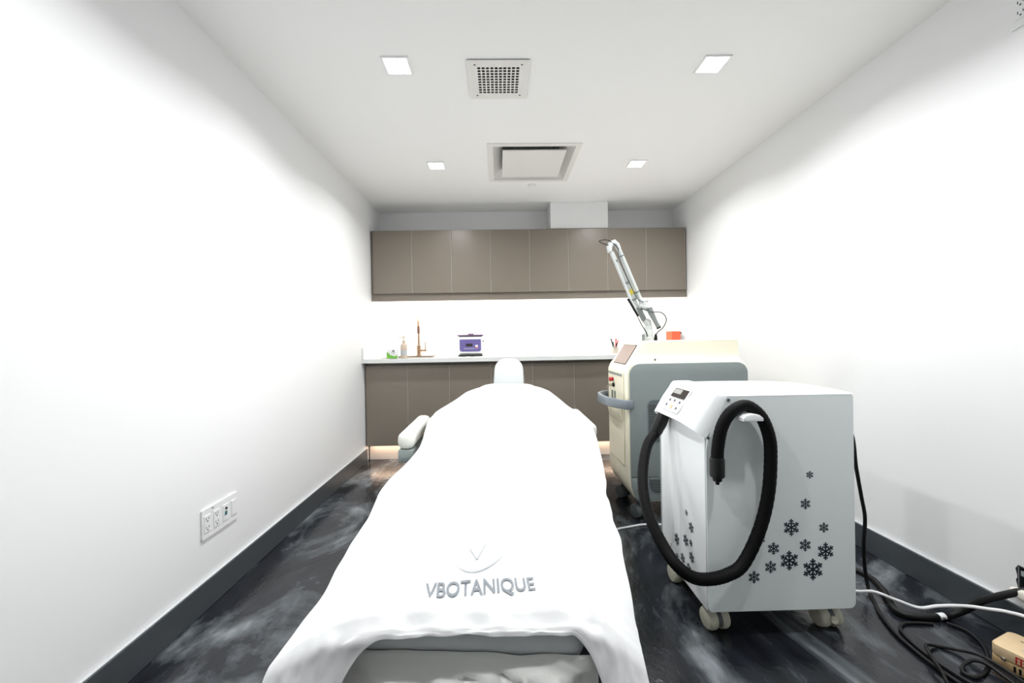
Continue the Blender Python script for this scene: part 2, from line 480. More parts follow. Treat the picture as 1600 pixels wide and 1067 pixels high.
t = thing('sink', ((SX0 + SX1) / 2, (SY0 + SY1) / 2, ZTOP), 'shallow brushed steel sink set into the counter below the tap', 'sink')
bm = plane_holes(B(), SX0, SX1, SY0, SY1, [(SX0 + .02, SX1 - .02, SY0 + .02, SY1 - .06)], lambda a, b: (a, b, ZTOP + .001))
obj('rim', thick(bm, Vector((0, 0, .004))), 'steel', t)
bm = B(); rings = []
for ins, z in [(.016, ZTOP + .002), (.024, ZTOP - .02), (.03, ZTOP - .15), (.06, ZTOP - .17)]:
    rings.append([bm.verts.new((p[0], p[1], z)) for p in rrect(SX0 + ins, SX1 - ins, SY0 + ins, SY1 - ins - .035, .03, 4)])
for a, b in zip(rings, rings[1:]):
    for k in range(len(a)): bm.faces.new([a[k], a[(k + 1) % len(a)], b[(k + 1) % len(a)], b[k]])
bm.faces.new(rings[-1]); obj('bowl', bm, 'steel', t, True)
obj('drain', lathe(B(), [(.03, 0), (.03, .003), (.02, .001)], (-.83, 3.75, ZTOP - .169)), 'dark_grey', t, True)

fx, fy = -.806, 3.945
t = thing('faucet', (fx, fy, ZTOP), 'tall brushed bronze tap with pull-down spout and side lever', 'faucet')
fz = ZTOP + .0055
obj('base_collar', lathe(B(), [(.024, 0), (.024, .006), (.019, .010), (.019, .10), (.013, .105)], (fx, fy, fz)), 'bronze', t, True)
sp = [(fx, fy, fz + .10), (fx, fy, fz + .26), (fx, fy, fz + .315)] + [(fx + .010 * (1 - math.cos(a)), fy - .055 * (1 - math.cos(a)), fz + .315 + .05 * math.sin(a)) for a in [i * PI / 8 for i in range(1, 9)]]
sp += [(fx + .022, fy - .112, fz + .27)]
obj('spout', tube(B(), sp, .0095, 12), 'bronze', t, True)
obj('spray_head', lathe(B(), [(.012, 0), (.013, -.05), (.011, -.07)], (fx + .022, fy - .112, fz + .285)), 'brown', t, True)
lv = obj('valve', lathe(B(), [(.014, 0), (.014, .055), (.010, .06)], (fx + .012, fy, fz + .055), (1, 0, 0)), 'bronze', t, True)
obj('lever', tube(B(), [(fx + .062, fy, fz + .055), (fx + .066, fy - .01, fz + .09), (fx + .066, fy - .015, fz + .135)], .0045, 8), 'bronze', t, True)

# wipes tub
wx, wy = -1.020, 3.62
t = thing('wipes_pack', (wx, wy, ZTOP), 'white and green soft pack of wipes standing at the sink edge', 'wipes')
wy = 3.515; wx = -.945
bm = B(); prism(bm, rrect(wx - .047, wx + .047, ZTOP + .001, ZTOP + .098, .018, 5), 'y', wy - .025, wy + .02, .008); obj('pouch', bm, 'white_plastic', t, True)
bm = B(); prism(bm, [(wx - .047, ZTOP + .004), (wx + .045, ZTOP + .004), (wx + .045, ZTOP + .030), (wx + .02, ZTOP + .020), (wx - .015, ZTOP + .032), (wx - .047, ZTOP + .062)], 'y', wy - .0275, wy - .0248); obj('green_print', bm, 'green', t)
obj('lid', lathe(B(), [(.019, 0), (.019, .004), (.015, .006)], (wx + .012, wy - .025, ZTOP + .066), (0, -1, 0)), 'white_plastic', t, True)
obj('lid_seal', lathe(B(), [(.010, 0), (.010, .002)], (wx + .012, wy - .031, ZTOP + .068), (0, -1, 0)), 'arm_grey', t, True)
t.location = (wx, wy, ZTOP)
for c in t.children: c.matrix_parent_inverse = Matrix.Translation((-wx, -wy, -ZTOP))

# pump bottle
px_, py_ = -.852, 3.525
t = thing('pump_bottle', (px_, py_, ZTOP), 'clear cream soap pump bottle between wipes and tap', 'soap bottle')
obj('bottle', lathe(B(), [(.026, 0), (.028, .004), (.028, .11), (.022, .125), (.011, .133), (.011, .14)], (px_, py_, ZTOP + .001)), 'soap', t, True)
obj('label_print', lathe(B(), [(.0285, 0), (.0285, .04)], (px_, py_, ZTOP + .03)), 'print_pale', t, True)
obj('pump', lathe(B(), [(.013, .14), (.013, .155), (.005, .157), (.004, .18), (.012, .182), (.012, .19), (.006, .194)], (px_, py_, ZTOP + .001), seg=14), 'soap', t, True)
obj('nozzle', tube(B(), [(px_, py_, ZTOP + .187), (px_ - .03, py_ - .01, ZTOP + .185), (px_ - .04, py_ - .013, ZTOP + .176)], .004, 8), 'soap', t, True)

# ultrasonic cleaner
cx0, cx1, cy0, cy1 = -.398, -.165, 3.70, 3.86
z0 = ZTOP
t = thing('ultrasonic_cleaner', ((cx0 + cx1) / 2, 3.78, z0), 'white benchtop ultrasonic cleaner with purple control panel and dark lid', 'cleaner')
obj('body', box(B(), cx0 + .006, cx1 - .006, cy0, cy1, z0 + .025, z0 + .185, .012, 3), 'white_plastic', t, True)
for x in (cx0 + .03, cx1 - .03):
    for y in (cy0 + .03, cy1 - .03):
        obj('foot', lathe(B(), [(.016, .0005), (.018, .01), (.014, .026)], (x, y, z0), seg=12), 'black', t, True)
obj('bottom_tray', box(B(), cx0 + .012, cx1 - .012, cy0 + .006, cy1 - .006, z0 + .012, z0 + .024, .003), 'dark_grey', t)
ld = obj('lid', box(B(), cx0 - .002, cx1 + .002, cy0 - .006, cy1 + .006, z0 + .186, z0 + .200, .004), 'purple_dark', t, True)
obj('lid_handle', box(B(), cx0 + .09, cx1 - .09, 3.77, 3.79, z0 + .2005, z0 + .212, .004), 'purple_dark', t, True)
bm = B(); prism(bm, rrect(cx0 + .018, cx1 - .018, z0 + .045, z0 + .158, .02, 5, (1, 1, 0, 0)), 'y', cy0 - .004, cy0 - .0003)
pn = obj('control_panel', bm, 'purple', t)
obj('display', box(B(), cx0 + .075, cx0 + .137, cy0 - .0055, cy0 - .0041, z0 + .092, z0 + .118), 'lcd', pn)
obj('power_button', box(B(), cx1 - .07, cx1 - .048, cy0 - .006, cy0 - .0041, z0 + .075, z0 + .105), 'white_plastic', pn)
obj('red_button', box(B(), cx1 - .068, cx1 - .050, cy0 - .0072, cy0 - .0061, z0 + .077, z0 + .088), 'red', pn)
for i in range(6):
    obj('button', box(B(), cx0 + .060 + i * .016, cx0 + .070 + i * .016, cy0 - .0055, cy0 - .0041, z0 + .068, z0 + .077), 'print_pale', pn)
obj('side_handle', box(B(), cx1 - .0055, cx1 + .006, 3.74, 3.80, z0 + .13, z0 + .148, .003), 'dark_grey', t)
cp = catmull([(-.39, 3.66, z0 + .010), (-.34, 3.655, z0 + .008), (-.30, 3.67, z0 + .010), (-.26, 3.65, z0 + .008), (-.21, 3.66, z0 + .010), (-.17, 3.68, z0 + .009)], 6)
tag(obj('power_lead', tube(B(), cp, .007, 8), 'black', None, True), 'black coiled power lead lying in front of the ultrasonic cleaner', 'cord')

# small pot of red instruments, orange box
ix, iy = 1.09, 3.80
t = thing('instrument_cup', (ix, iy, ZTOP), 'small clear cup holding red and black instruments beside the laser', 'cup')
obj('cup', lathe(B(), [(.026, .0005), (.03, .004), (.034, .065), (.032, .065), (.028, .006)], (ix, iy, ZTOP)), 'steel', t, True)
for i, (dx, dy, h, mm) in enumerate([(-.020, 0, .14, 'black'), (.004, -.01, .145, 'red'), (.018, .008, .125, 'red'), (-.006, .012, .11, 'dark_grey'), (.010, -.012, .10, 'black')]):
    obj('instrument', tube(B(), [(ix + dx * .3, iy + dy * .3, ZTOP + .012), (ix + dx, iy + dy, ZTOP + .07), (ix + dx * 1.8, iy + dy * 1.5, ZTOP + h)], [.004, .005, .007], 8), mm, t, True)
t = thing('orange_box', (1.70, 3.86, ZTOP), 'bright orange-red carton standing on the counter against the right wall', 'box')
M_ = Matrix.Translation((1.672, 3.84, 0)) @ Matrix.Rotation(.25, 4, 'Z')
def rb(x0, x1, y0, y1, z0_, z1_, bev=0):
    q = box(B(), x0, x1, y0, y1, z0_, z1_, bev); bmesh.ops.transform(q, matrix=M_, verts=q.verts); return q
obj('carton', rb(-.05, .045, -.045, .045, ZTOP + .001, 1.107, .002), 'orange', t)
obj('side_print', rb(.0453, .0465, -.04, .04, ZTOP + .02, 1.09), 'orange_red', t)
t = thing('black_box', (1.74, 3.86, ZTOP), 'slim black carton squeezed between orange carton and right wall', 'box')
obj('carton', rb(.049, .070, -.03, .05, ZTOP + .001, 1.100, .002), 'black', t)
obj('label_print', rb(.054, .066, -.0312, -.0302, ZTOP + .04, 1.08), 'print_pale', t)

# ------------------------------------------------------------------ treatment bed
AX0, AY0, AX1, AY1 = -.098, .87, .052, 2.85             # bed axis, foot to head
def axis_x(y): return AX0 + (AX1 - AX0) * (y - AY0) / (AY1 - AY0)
bang = -math.atan2(AX1 - AX0, AY1 - AY0)
MB = Matrix.Translation((AX0, AY0, 0)) @ Matrix.Rotation(bang, 4, 'Z')   # local y = along the bed
def bt(bm, M=MB):
    bmesh.ops.transform(bm, matrix=M, verts=bm.verts); return bm

bed = thing('treatment_bed', (-.03, 1.75, 0), 'white vinyl treatment chair-bed with raised backrest, mostly under a sheet', 'bed')
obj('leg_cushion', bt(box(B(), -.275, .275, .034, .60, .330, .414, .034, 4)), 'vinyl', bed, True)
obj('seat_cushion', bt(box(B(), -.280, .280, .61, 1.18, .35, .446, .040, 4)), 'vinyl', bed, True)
t_ = box(B(), -.235, .235, 0, .70, -.10, 0, .04, 4)
for v in t_.verts:                                      # shoulders narrow towards the head
    k = max(0, (v.co.y - .35) / .35); v.co.x *= 1 - .24 * k * k
bt(t_, Matrix.Translation((0, 1.215, .470)) @ Matrix.Rotation(.40, 4, 'X')); bt(t_)
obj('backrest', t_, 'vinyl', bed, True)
# headrest
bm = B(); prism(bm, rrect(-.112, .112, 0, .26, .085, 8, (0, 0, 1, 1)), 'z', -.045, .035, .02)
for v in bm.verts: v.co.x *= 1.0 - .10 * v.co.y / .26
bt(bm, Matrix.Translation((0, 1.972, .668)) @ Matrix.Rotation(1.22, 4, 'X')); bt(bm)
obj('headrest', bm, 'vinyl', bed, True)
obj('headrest_bar', bt(box(B(), -.03, .03, 1.80, 1.985, .640, .660, .004)), 'grey_plastic', bed)
# arms
for x0, x1, y0, y1 in ((-.548, -.458, 2.075, 2.60), (.438, .530, 2.20, 2.72)):
    ar = obj('armrest', box(B(), x0, x1, y0, y1, .492, .580, .034, 5), 'vinyl_arm', bed, True)
    obj('arm_support', box(B(), x0 + .004, x1 - .004, y0 + .006, y1 - .03, .425, .4915, .008), 'grey_plastic', ar, True)
    xi = (x0 + .03) if x0 > 0 else (x1 - .03); ym = (y0 + y1) / 2
    obj('arm_bracket', box(B(), min(xi, math.copysign(.26, x0)), max(xi, math.copysign(.26, x0)), ym + .02, ym + .09, .432, .452, .004), 'grey_plastic', ar)
bm = B(); G = []
for i in range(61):
    r = []
    for j in range(31):
        x = -.300 + .60 * i / 60; q = j / 30; tp = 1 - abs(x / .300) ** 5
        zz = .356 - .006 * noise.noise((x * 12, 0, 4.)) - .27 * q
        f = .045 * noise.noise((x * 5 + q * 5, q * 2.0, 8.)) + .075 * (.35 - abs(noise.noise((x * 7 - q * 7, q * 4, 3.)))) + .030 * (.3 - abs(noise.noise((x * 16 + q * 12, q * 8, 5.))))
        r.append(bm.verts.new((x, .030 - (.215 * q ** 1.15 - f * sm(q * 4)) * tp, zz)))
    G.append(r)
for i in range(60):
    for j in range(30): bm.faces.new([G[i][j], G[i + 1][j], G[i + 1][j + 1], G[i][j + 1]])
thick(bm, Vector((0, .0015, 0)))
obj('foot_cover', bt(bm), 'film', bed, True, 'crinkled pale film over the foot end', 80)
obj('frame', bt(box(B(), -.22, .22, .10, 1.55, .285, .343, .01)), 'grey_plastic', bed)
obj('column', bt(box(B(), -.16, .16, .68, 1.22, .085, .284, .02)), 'white_plastic', bed)
obj('base_plate', bt(box(B(), -.26, .26, .42, 1.50, .002, .085, .03, 3)), 'white_plastic', bed, True)

# ------------------------------------------------------------------ sheet
def lerp_keys(keys, y):
    if y <= keys[0][0]: return keys[0][1:]
    for a, b in zip(keys, keys[1:]):
        if y <= b[0]:
            t = (y - a[0]) / (b[0] - a[0]); t = t * t * (3 - 2 * t) * .5 + t * .5
            return tuple(p + (q - p) * t for p, q in zip(a[1:], b[1:]))
    return keys[-1][1:]
# y, top z, left edge x, right edge x (relative to the axis), left hem x,z, right hem x,z (world)
KEYS = [
    (.895, .427, -.285, .285, -.538, .335, .322, .33),
    (.915, .441, -.285, .285, -.537, .334, .325, .33),
    (.945, .452, -.285, .285, -.535, .333, .330, .33),
    (1.00, .458, -.285, .285, -.533, .330, .340, .33),
    (1.20, .463, -.290, .290, -.530, .325, .372, .33),
    (1.50, .470, -.295, .295, -.545, .345, .418, .33),
    (1.80, .480, -.300, .300, -.560, .372, .480, .34),
    (1.97, .487, -.300, .300, -.560, .385, .510, .36),
    (2.03, .495, -.300, .300, -.500, .435, .512, .40),
    (2.075, .507, -.298, .298, -.432, .505, .508, .46),
    (2.12, .522, -.296, .296, -.425, .535, .502, .52),
    (2.185, .545, -.293, .293, -.425, .565, .487, .592),
    (2.33, .605, -.280, .280, -.430, .600, .468, .594),
    (2.47, .660, -.265, .265, -.410, .615, .462, .598),
    (2.58, .702, -.235, .235, -.350, .640, .415, .625),
    (2.68, .737, -.205, .205, -.285, .672, .360, .670),
    (2.745, .751, -.190, .190, -.240, .698, .322, .700),
    (2.785, .748, -.180, .180, -.215, .690, .298, .690),
]
NU_T, NU_S = 44, 18
def sheet_row(y, front=0.0):
    """front: cloth length already past the foot edge"""
    zt, el, er, hlx, hlz, hrx, hrz = lerp_keys(KEYS, y)
    cx = axis_x(y); row = []
    for side in (-1,):
        for k in range(NU_S, 0, -1): row.append(('L', k / NU_S))
    for k in range(NU_T + 1): row.append(('T', k / NU_T))
    for k in range(1, NU_S + 1): row.append(('R', k / NU_S))
    out = []
    for kind, s in row:
        if kind == 'T':
            u = s * 2 - 1
            x = cx + (el + (er - el) * s)
            z = zt - .018 * abs(u) ** 6 - .004 * u * u
            z += .0045 * (noise.noise((x * 5, y * 3.2, 1.7))) + .002 * noise.noise((x * 14, y * 9, 4.1))
            nx = 0.
        else:
            ex = cx + (el if kind == 'L' else er); hx, hz = (hlx, hlz) if kind == 'L' else (hrx, hrz)
            z0_ = zt - .022
            x = ex + (hx - ex) * (s ** .92)
            drop = s ** 1.25 if abs(hx - ex) > .09 else s
            z = z0_ + (hz - z0_) * drop
            sg = -1 if kind == 'L' else 1
            amp = s * s if y < 2.05 else s * s * .35
            f = 1.6 * noise.noise((y * 3.1, sg * 2.0, .3)) + .5 * noise.noise((y * 9, sg * 4.0, 7.3))
            x += sg * .010 * amp * f; z += .006 * amp * f
            z += .003 * noise.noise((x * 9, y * 7, 3.3))
        out.append(Vector((x, y, z)))
    return out

bm = B(); rows = []
ys = []
y = 2.785
while y > 1.02: ys.append(y); y -= .0175
while y > .899: ys.append(y); y -= .006
for y in ys: rows.append(sheet_row(y))
# far end tuck over the shoulders of the backrest
first = rows[0]
tuck = [Vector((p.x * .985 + axis_x(2.785) * .015, 2.794, p.z - .035)) for p in first]
rows.insert(0, tuck)
# foot end: roll over the edge, tuck back in, flare out again
edge = sheet_row(.895)
nE = len(edge)
ROLL_ = [(0, 0, 0), (.010, -.009, .004), (.020, -.016, .011), (.030, -.019, .020), (.040, -.019, .030)]
def roll(l):
    for a, b in zip(ROLL_, ROLL_[1:]):
        if l <= b[0]:
            t = (l - a[0]) / (b[0] - a[0]); return a[1] + (b[1] - a[1]) * t, a[2] + (b[2] - a[2]) * t
    e = l - ROLL_[-1][0]
    return ROLL_[-1][1] - .22 * e, ROLL_[-1][2] + .96 * e
NF = 16
for fi in range(1, NF + 1):
    r = []
    for k, p in enumerate(edge):
        if k < NU_S: c = -1 - (NU_S - k) / NU_S
        elif k > NU_S + NU_T: c = 1 + (k - NU_S - NU_T) / NU_S
        else: c = (k - NU_S) / NU_T * 2 - 1
        s_ = max(0, abs(c) - 1)
        fl_ = sm((-c - .62) / .75) if c < 0 else sm((c - .86) / .6)
        L_ = .026 + .006 * noise.noise((c * 4, .5, 2.)) + .225 * fl_
        l = L_ * fi / NF
        dy, dz = roll(l)
        q = s_ ** .6
        yy = .895 + dy * (1 - q) - l * .42 * q
        zz = p.z - dz * (1 - q) - l * .62 * q
        xx = p.x + (-1 if c < 0 else 1) * l * .05 * q
        fold = math.sin(c * 19 + 1.0) * .5 + noise.noise((c * 7, l * 4, 5.1))
        yy += -.030 * fold * fl_ * (l / .25) * (1 - .5 * s_)
        yy += .006 * noise.noise((c * 13, l * 20, 3.)) * sm(l / .03)
        r.append(Vector((xx, yy, zz)))
    rows.append(r)
V = [[bm.verts.new(p) for p in r] for r in rows]
for a, b in zip(V, V[1:]):
    for k in range(len(a) - 1): bm.faces.new([a[k], a[k + 1], b[k + 1], b[k]])
# puckers along the foot edge
for r, R in zip(rows, V):
    for v in R:
        d = v.co.y - .89
        if -.01 < d < .16 and v.co.z > .40:
            g = sm(1 - d / .16)
            v.co.z += .009 * g * noise.noise((v.co.x * 15 + d * 22, d * 9, 6.6)) + .005 * g * noise.noise((v.co.x * 34 - d * 20, d * 14, 1.1))
bm.normal_update()
bvh = BVHTree.FromBMesh(bm)
r_ = bmesh.ops.solidify(bm, geom=bm.faces[:], thickness=.0016)
sheet = obj('bed_sheet', bm, 'sheet', None, True, angle=80)
sub = sheet.modifiers.new('smooth', 'SUBSURF'); sub.levels = 1; sub.render_levels = 1
tag(sheet, 'thin white printed cover sheet draped over the treatment bed', 'sheet')

def drape(pts):
    out = []
    for x, y in pts:
        h = bvh.ray_cast(Vector((x, y, 2)), Vector((0, 0, -1)))
        out.append(Vector((x, y, (h[0].z if h[0] else .46) + .0050)))
    return out

def flat_strip(bm, pts, wd):
    """ribbon lying on the sheet along 2D pts; wd = half width (scalar or list)"""
    pts = [Vector((p[0], p[1])) for p in pts]; n = len(pts); prev = None
    for i in range(n):
        d = (pts[min(i + 1, n - 1)] - pts[max(i - 1, 0)]).normalized(); nn = Vector((-d.y, d.x))
        wv = wd[i] if isinstance(wd, list) else wd
        a, b = drape([pts[i] + nn * wv, pts[i] - nn * wv])
        cur = (bm.verts.new(a), bm.verts.new(b))
        if prev: bm.faces.new([prev[0], prev[1], cur[1], cur[0]])
        prev = cur

def text_polys(txt, size):
    cu = bpy.data.curves.new('t', 'FONT'); cu.body = txt; cu.size = size; cu.resolution_u = 4; cu.offset = .0007
    o = bpy.data.objects.new('t', cu); COL.objects.link(o)
    dg = bpy.context.evaluated_depsgraph_get(); me = o.evaluated_get(dg).to_mesh()
    b2 = bmesh.new(); b2.from_mesh(me)
    bpy.data.objects.remove(o); return b2

TX0, TY0 = -.191, .942
TDIR = Vector((.266, .017)).normalized(); TUP = Vector((-TDIR.y, TDIR.x))
txt = text_polys('VBOTANIQUE', .05)
xs = [v.co.x for v in txt.verts]; wdt = max(xs) - min(xs); x_min = min(xs); hgt = max(v.co.y for v in txt.verts)
for e in range(2):
    bmesh.ops.subdivide_edges(txt, edges=[q for q in txt.edges if q.calc_length() > .012], cuts=1)
for v in txt.verts:
    p = Vector((TX0, TY0)) + TDIR * ((v.co.x - x_min) / wdt * .266) + TUP * (v.co.y / hgt * .046)
    v.co = drape([p])[0]
bmesh.ops.triangulate(txt, faces=txt.faces)
obj('lettering', txt, 'print_grey', sheet, label='grey printed letters reading VBOTANIQUE')
bm = B()
c0 = Vector((-.072, 1.075))
def em(u, v): return c0 + TDIR * u + TUP * v
arc = [em(-.068 + .148 * i / 20, .004 - .052 * math.sin(PI * (i / 20) ** .8) + .030 * (i / 20) ** 3) for i in range(21)]
flat_strip(bm, arc, [.0006 + .0022 * math.sin(PI * i / 20) for i in range(21)])
arc2 = [em(.080 - .022 * (i / 10), .034 + .045 * (i / 10) - .03 * (i / 10) ** 2) for i in range(11)]
flat_strip(bm, arc2, .0012)
flat_strip(bm, [em(-.022 + .02 * i / 6, .062 - .055 * i / 6) for i in range(7)], .0022)
flat_strip(bm, [em(-.002 + .030 * i / 8, .007 + .085 * (i / 8)) for i in range(9)], [.0026 - .0002 * i for i in range(9)])
flat_strip(bm, [em(.014 + .026 * math.sin(i / 8 * PI * .9), .020 + .055 * i / 8) for i in range(9)], .0010)
obj('emblem', bm, 'print_pale', sheet, label='pale leaf and swoosh emblem above the lettering')

# ------------------------------------------------------------------ shared caster
def caster(par, x, y, r, h, ang, cream='caster_cream', brake=False, wd=.028):
    """twin-wheel caster standing on the floor; h = height of the mounting plate"""
    d = Vector((math.cos(ang), math.sin(ang), 0)); c = Vector((x, y, r + .001))
    tw = math.atan2(d.y, d.x)
    Mc = Matrix.Translation((x, y, 0)) @ Matrix.Rotation(tw, 4, 'Z')     # local x = axle
    bm = B()
    prism(bm, [(math.cos(a) * (r * 1.02), r + math.sin(a) * r * 1.02) for a in [i * PI / 10 for i in range(11)]] + [(-r * .9, r * .85), (r * .9, r * .85)], 'x', -.007, .007)
    lathe(bm, [(.012, r * 1.6), (.012, h - .004), (.03, h - .004), (.03, h)], (0, 0, 0), seg=14)
    bmesh.ops.transform(bm, matrix=Mc, verts=bm.verts)
    hood = obj('caster', bm, 'dark_grey', par, True)
    for s in (-1, 1):
        bm = lathe(B(), [(r * .72, s * .0082), (r * .96, s * .0082), (r, s * .011), (r, s * (.008 + wd * .8)), (r * .93, s * (.008 + wd))], (0, 0, r + .001), (1, 0, 0), 28)
        bmesh.ops.transform(bm, matrix=Mc, verts=bm.verts); obj('wheel', bm, cream, hood, True)
        bm = lathe(B(), [(r * .90, s * (.008 + wd)), (r * .86, s * (.011 + wd)), (r * .3, s * (.014 + wd)), (.001, s * (.014 + wd))], (0, 0, r + .001), (1, 0, 0), 28)
        bmesh.ops.transform(bm, matrix=Mc, verts=bm.verts); obj('wheel_cover', bm, cream, hood, True)
    if brake:
        bm = lathe(B(), [(.013, 0), (.013, .006), (.010, .008)], (0, -r * .95, r * 1.15), (0, -1, .3), 16)
        bmesh.ops.transform(bm, matrix=Mc, verts=bm.verts); obj('brake_tab', bm, cream, hood, True)
    return hood

# ------------------------------------------------------------------ laser machine (cream and grey)
lx0, lx1, ly0, ly1 = .722, 1.412, 2.285, 2.690
las = thing('laser_machine', (1.06, 2.48, 0), 'tall cream and grey wheeled laser cabinet with slanted screen and articulated arm', 'medical device')
prof = [(lx0 + .055, .115), (lx0 + .030, .135), (lx0 + .008, .19), (lx0, .26), (lx0, .855), (lx0 + .012, .882), (lx0 + .098, 1.018), (lx0 + .112, 1.030), (lx0 + .135, 1.034), (lx1 - .03, 1.034), (lx1 - .012, 1.022), (lx1 - .010, .92), (lx1, .90), (lx1, .13), (lx1 - .015, .115)]
bm = B(); N = len(prof)
# lofted across the depth: the top cap is narrower than the body, with concave shoulders
LV = [(0, -9), (.0, .900), (.022, .915), (.036, .935), (.044, .960), (.048, 1.0), (.052, 1.034)]
def front_x(z):
    pr = [(.26, 0), (.855, 0), (.882, .012), (1.018, .098), (1.030, .112), (1.034, .135)]
    for a, b in zip(pr, pr[1:]):
        if z <= b[0]: return lx0 + a[1] + (b[1] - a[1]) * max(0, (z - a[0]) / (b[0] - a[0]))
    return lx0 + .135
def back_x(z): return lx1 - .010 * sm((z - .9) / .02)
zs = [.115, .135, .19, .26, .50, .855, .870, .882, .900, .915, .935, .960, .99, 1.018, 1.030, 1.034]
bot = {.115: .055, .135: .030, .19: .008}
def ins_(z):
    if z <= .9: return 0
    for a, b in zip(LV[1:], LV[2:]):
        if z <= b[1]: return a[0] + (b[0] - a[0]) * (z - a[1]) / (b[1] - a[1])
    return .052
rings = []
for z in zs:
    xf = lx0 + bot[z] if z in bot else front_x(z); xb_ = back_x(z); e = ins_(z)
    # the shoulder fades out towards the screen bezel
    rings.append([bm.verts.new(p) for p in ((xf, ly0 + e * .8, z), (xf + .12, ly0 + e, z), (xb_, ly0 + e, z), (xb_, ly1 - e, z), (xf + .12, ly1 - e, z), (xf, ly1 - e * .8, z))])
for a, b in zip(rings, rings[1:]):
    for k in range(6): bm.faces.new([a[k], a[(k + 1) % 6], b[(k + 1) % 6], b[k]])
bm.faces.new(rings[0][::-1]); bm.faces.new(rings[-1])
bm.normal_update()
bmesh.ops.triangulate(bm, faces=[f for f in bm.faces if len(f.verts) > 4])
bmesh.ops.bevel(bm, geom=[e for e in bm.edges if e.calc_face_angle(0) > .6], offset=.008, segments=2, profile=.5, affect='EDGES')
obj('body', bm, 'cream', las, True, angle=35)
# side panels
for yy, s in ((ly0, -1), (ly1, 1)):
    bm = B(); prism(bm, rrect(lx0 + .012, lx1 + .006, .255, .905, .062, 8, (0, 0, 1, 1)), 'y', yy + s * .0005, yy + s * .014, .004)
    sp_ = obj('side_panel', bm, 'side_grey', las, True, angle=30)
    bm = B(); prism(bm, [(lx0 + .055, .113), (lx1, .113), (lx1 + .004, .25), (lx0 + .014, .25), (lx0 + .016, .20), (lx0 + .034, .14)], 'y', yy + s * .0005, yy + s * .013, .003)
    lp = obj('lower_panel', bm, 'side_grey', las, True, angle=30)
    # upper louvre
    yo = yy + s * .0145
    bm = B(); prism(bm, rrect(.830, 1.10, .452, .70, .035, 6, (0, 0, 1, 1)), 'y', yo, yo + s * .003); lv = obj('vent_frame', bm, 'bar_grey', sp_)
    bm = B(); prism(bm, rrect(.835, 1.095, .457, .695, .032, 6, (0, 0, 1, 1)), 'y', yo + s * .0031, yo + s * .0036); obj('vent_back', bm, 'grille', sp_)
    for i in range(17):
        zz = .468 + i * .0125
        obj('slat', box(B(), .838, 1.092, min(yo + s * .0037, yo + s * .009), max(yo + s * .0037, yo + s * .009), zz, zz + .006), 'grille', sp_)
    obj('seam', box(B(), .838, .842, min(yo, yo + s * .002), max(yo, yo + s * .002), .256, .452), 'side_grey', sp_)
    # lower round vent
    yo = yy + s * .0135
    bm = B(); prism(bm, rrect(.828, 1.14, .160, .249, .05, 6, (1, 1, 0, 0)), 'y', yo, yo + s * .003); obj('vent_frame', bm, 'bar_grey', lp)
    bm = B(); prism(bm, rrect(.834, 1.134, .166, .247, .046, 6, (1, 1, 0, 0)), 'y', yo + s * .0031, yo + s * .0036); obj('vent_back', bm, 'grille', lp)
    for i in range(6):
        zz = .176 + i * .0125
        ins = max(0, (.20 - zz)) * .9
        obj('slat', box(B(), .842 + ins, 1.126 - ins, min(yo + s * .0037, yo + s * .008), max(yo + s * .0037, yo + s * .008), zz, zz + .005), 'grille', lp)
    obj('lock', lathe(B(), [(.012, 0), (.012, .004), (.008, .005)], (lx0 + .057, yo, .178), (0, s, 0), 14), 'black', lp, True)
# front door panel and its fittings
fx_ = lx0 - .0005
obj('front_panel', box(B(), fx_ - .006, fx_, ly0 + .055, ly1 - .03, .30, .85, .003), 'cream', las)
obj('card_slot', box(B(), fx_ - .0105, fx_ - .0062, ly0 + .075, ly1 - .05, .826, .838, .001), 'side_grey', las)
es = obj('emergency_stop', lathe(B(), [(.013, 0), (.013, .006), (.009, .008), (.009, .011), (.015, .014), (.015, .023), (.009, .027)], (fx_ - .006, 2.545, .792), (-1, 0, 0)), 'red', las, True, 'red mushroom stop button')
ks = obj('key_switch', lathe(B(), [(.014, 0), (.014, .006), (.010, .012)], (fx_ - .006, 2.525, .758), (-1, 0, 0)), 'black', las, True)
obj('key', box(B(), fx_ - .042, fx_ - .0185, 2.5235, 2.5265, .750, .766), 'steel', ks)
ring = [(fx_ - .040 + .014 * math.sin(a), 2.525, .742 + .014 * math.cos(a)) for a in [i * PI / 8 for i in range(17)]]
obj('key_ring', tube(B(), ring, .0015, 6), 'steel', ks, True)
for y_ in (2.50, 2.56): obj('cable_clip', box(B(), fx_ - .014, fx_ - .0062, y_ - .006, y_ + .006, .665, .722, .002), 'side_grey', las)
bm = B(); prism(bm, [(fx_ - .0062, .54), (fx_ - .0062, .655), (fx_ - .030, .648), (fx_ - .012, .56)], 'y', ly0 + .07, ly1 - .05, .003)
obj('front_pocket', bm, 'cream', las)
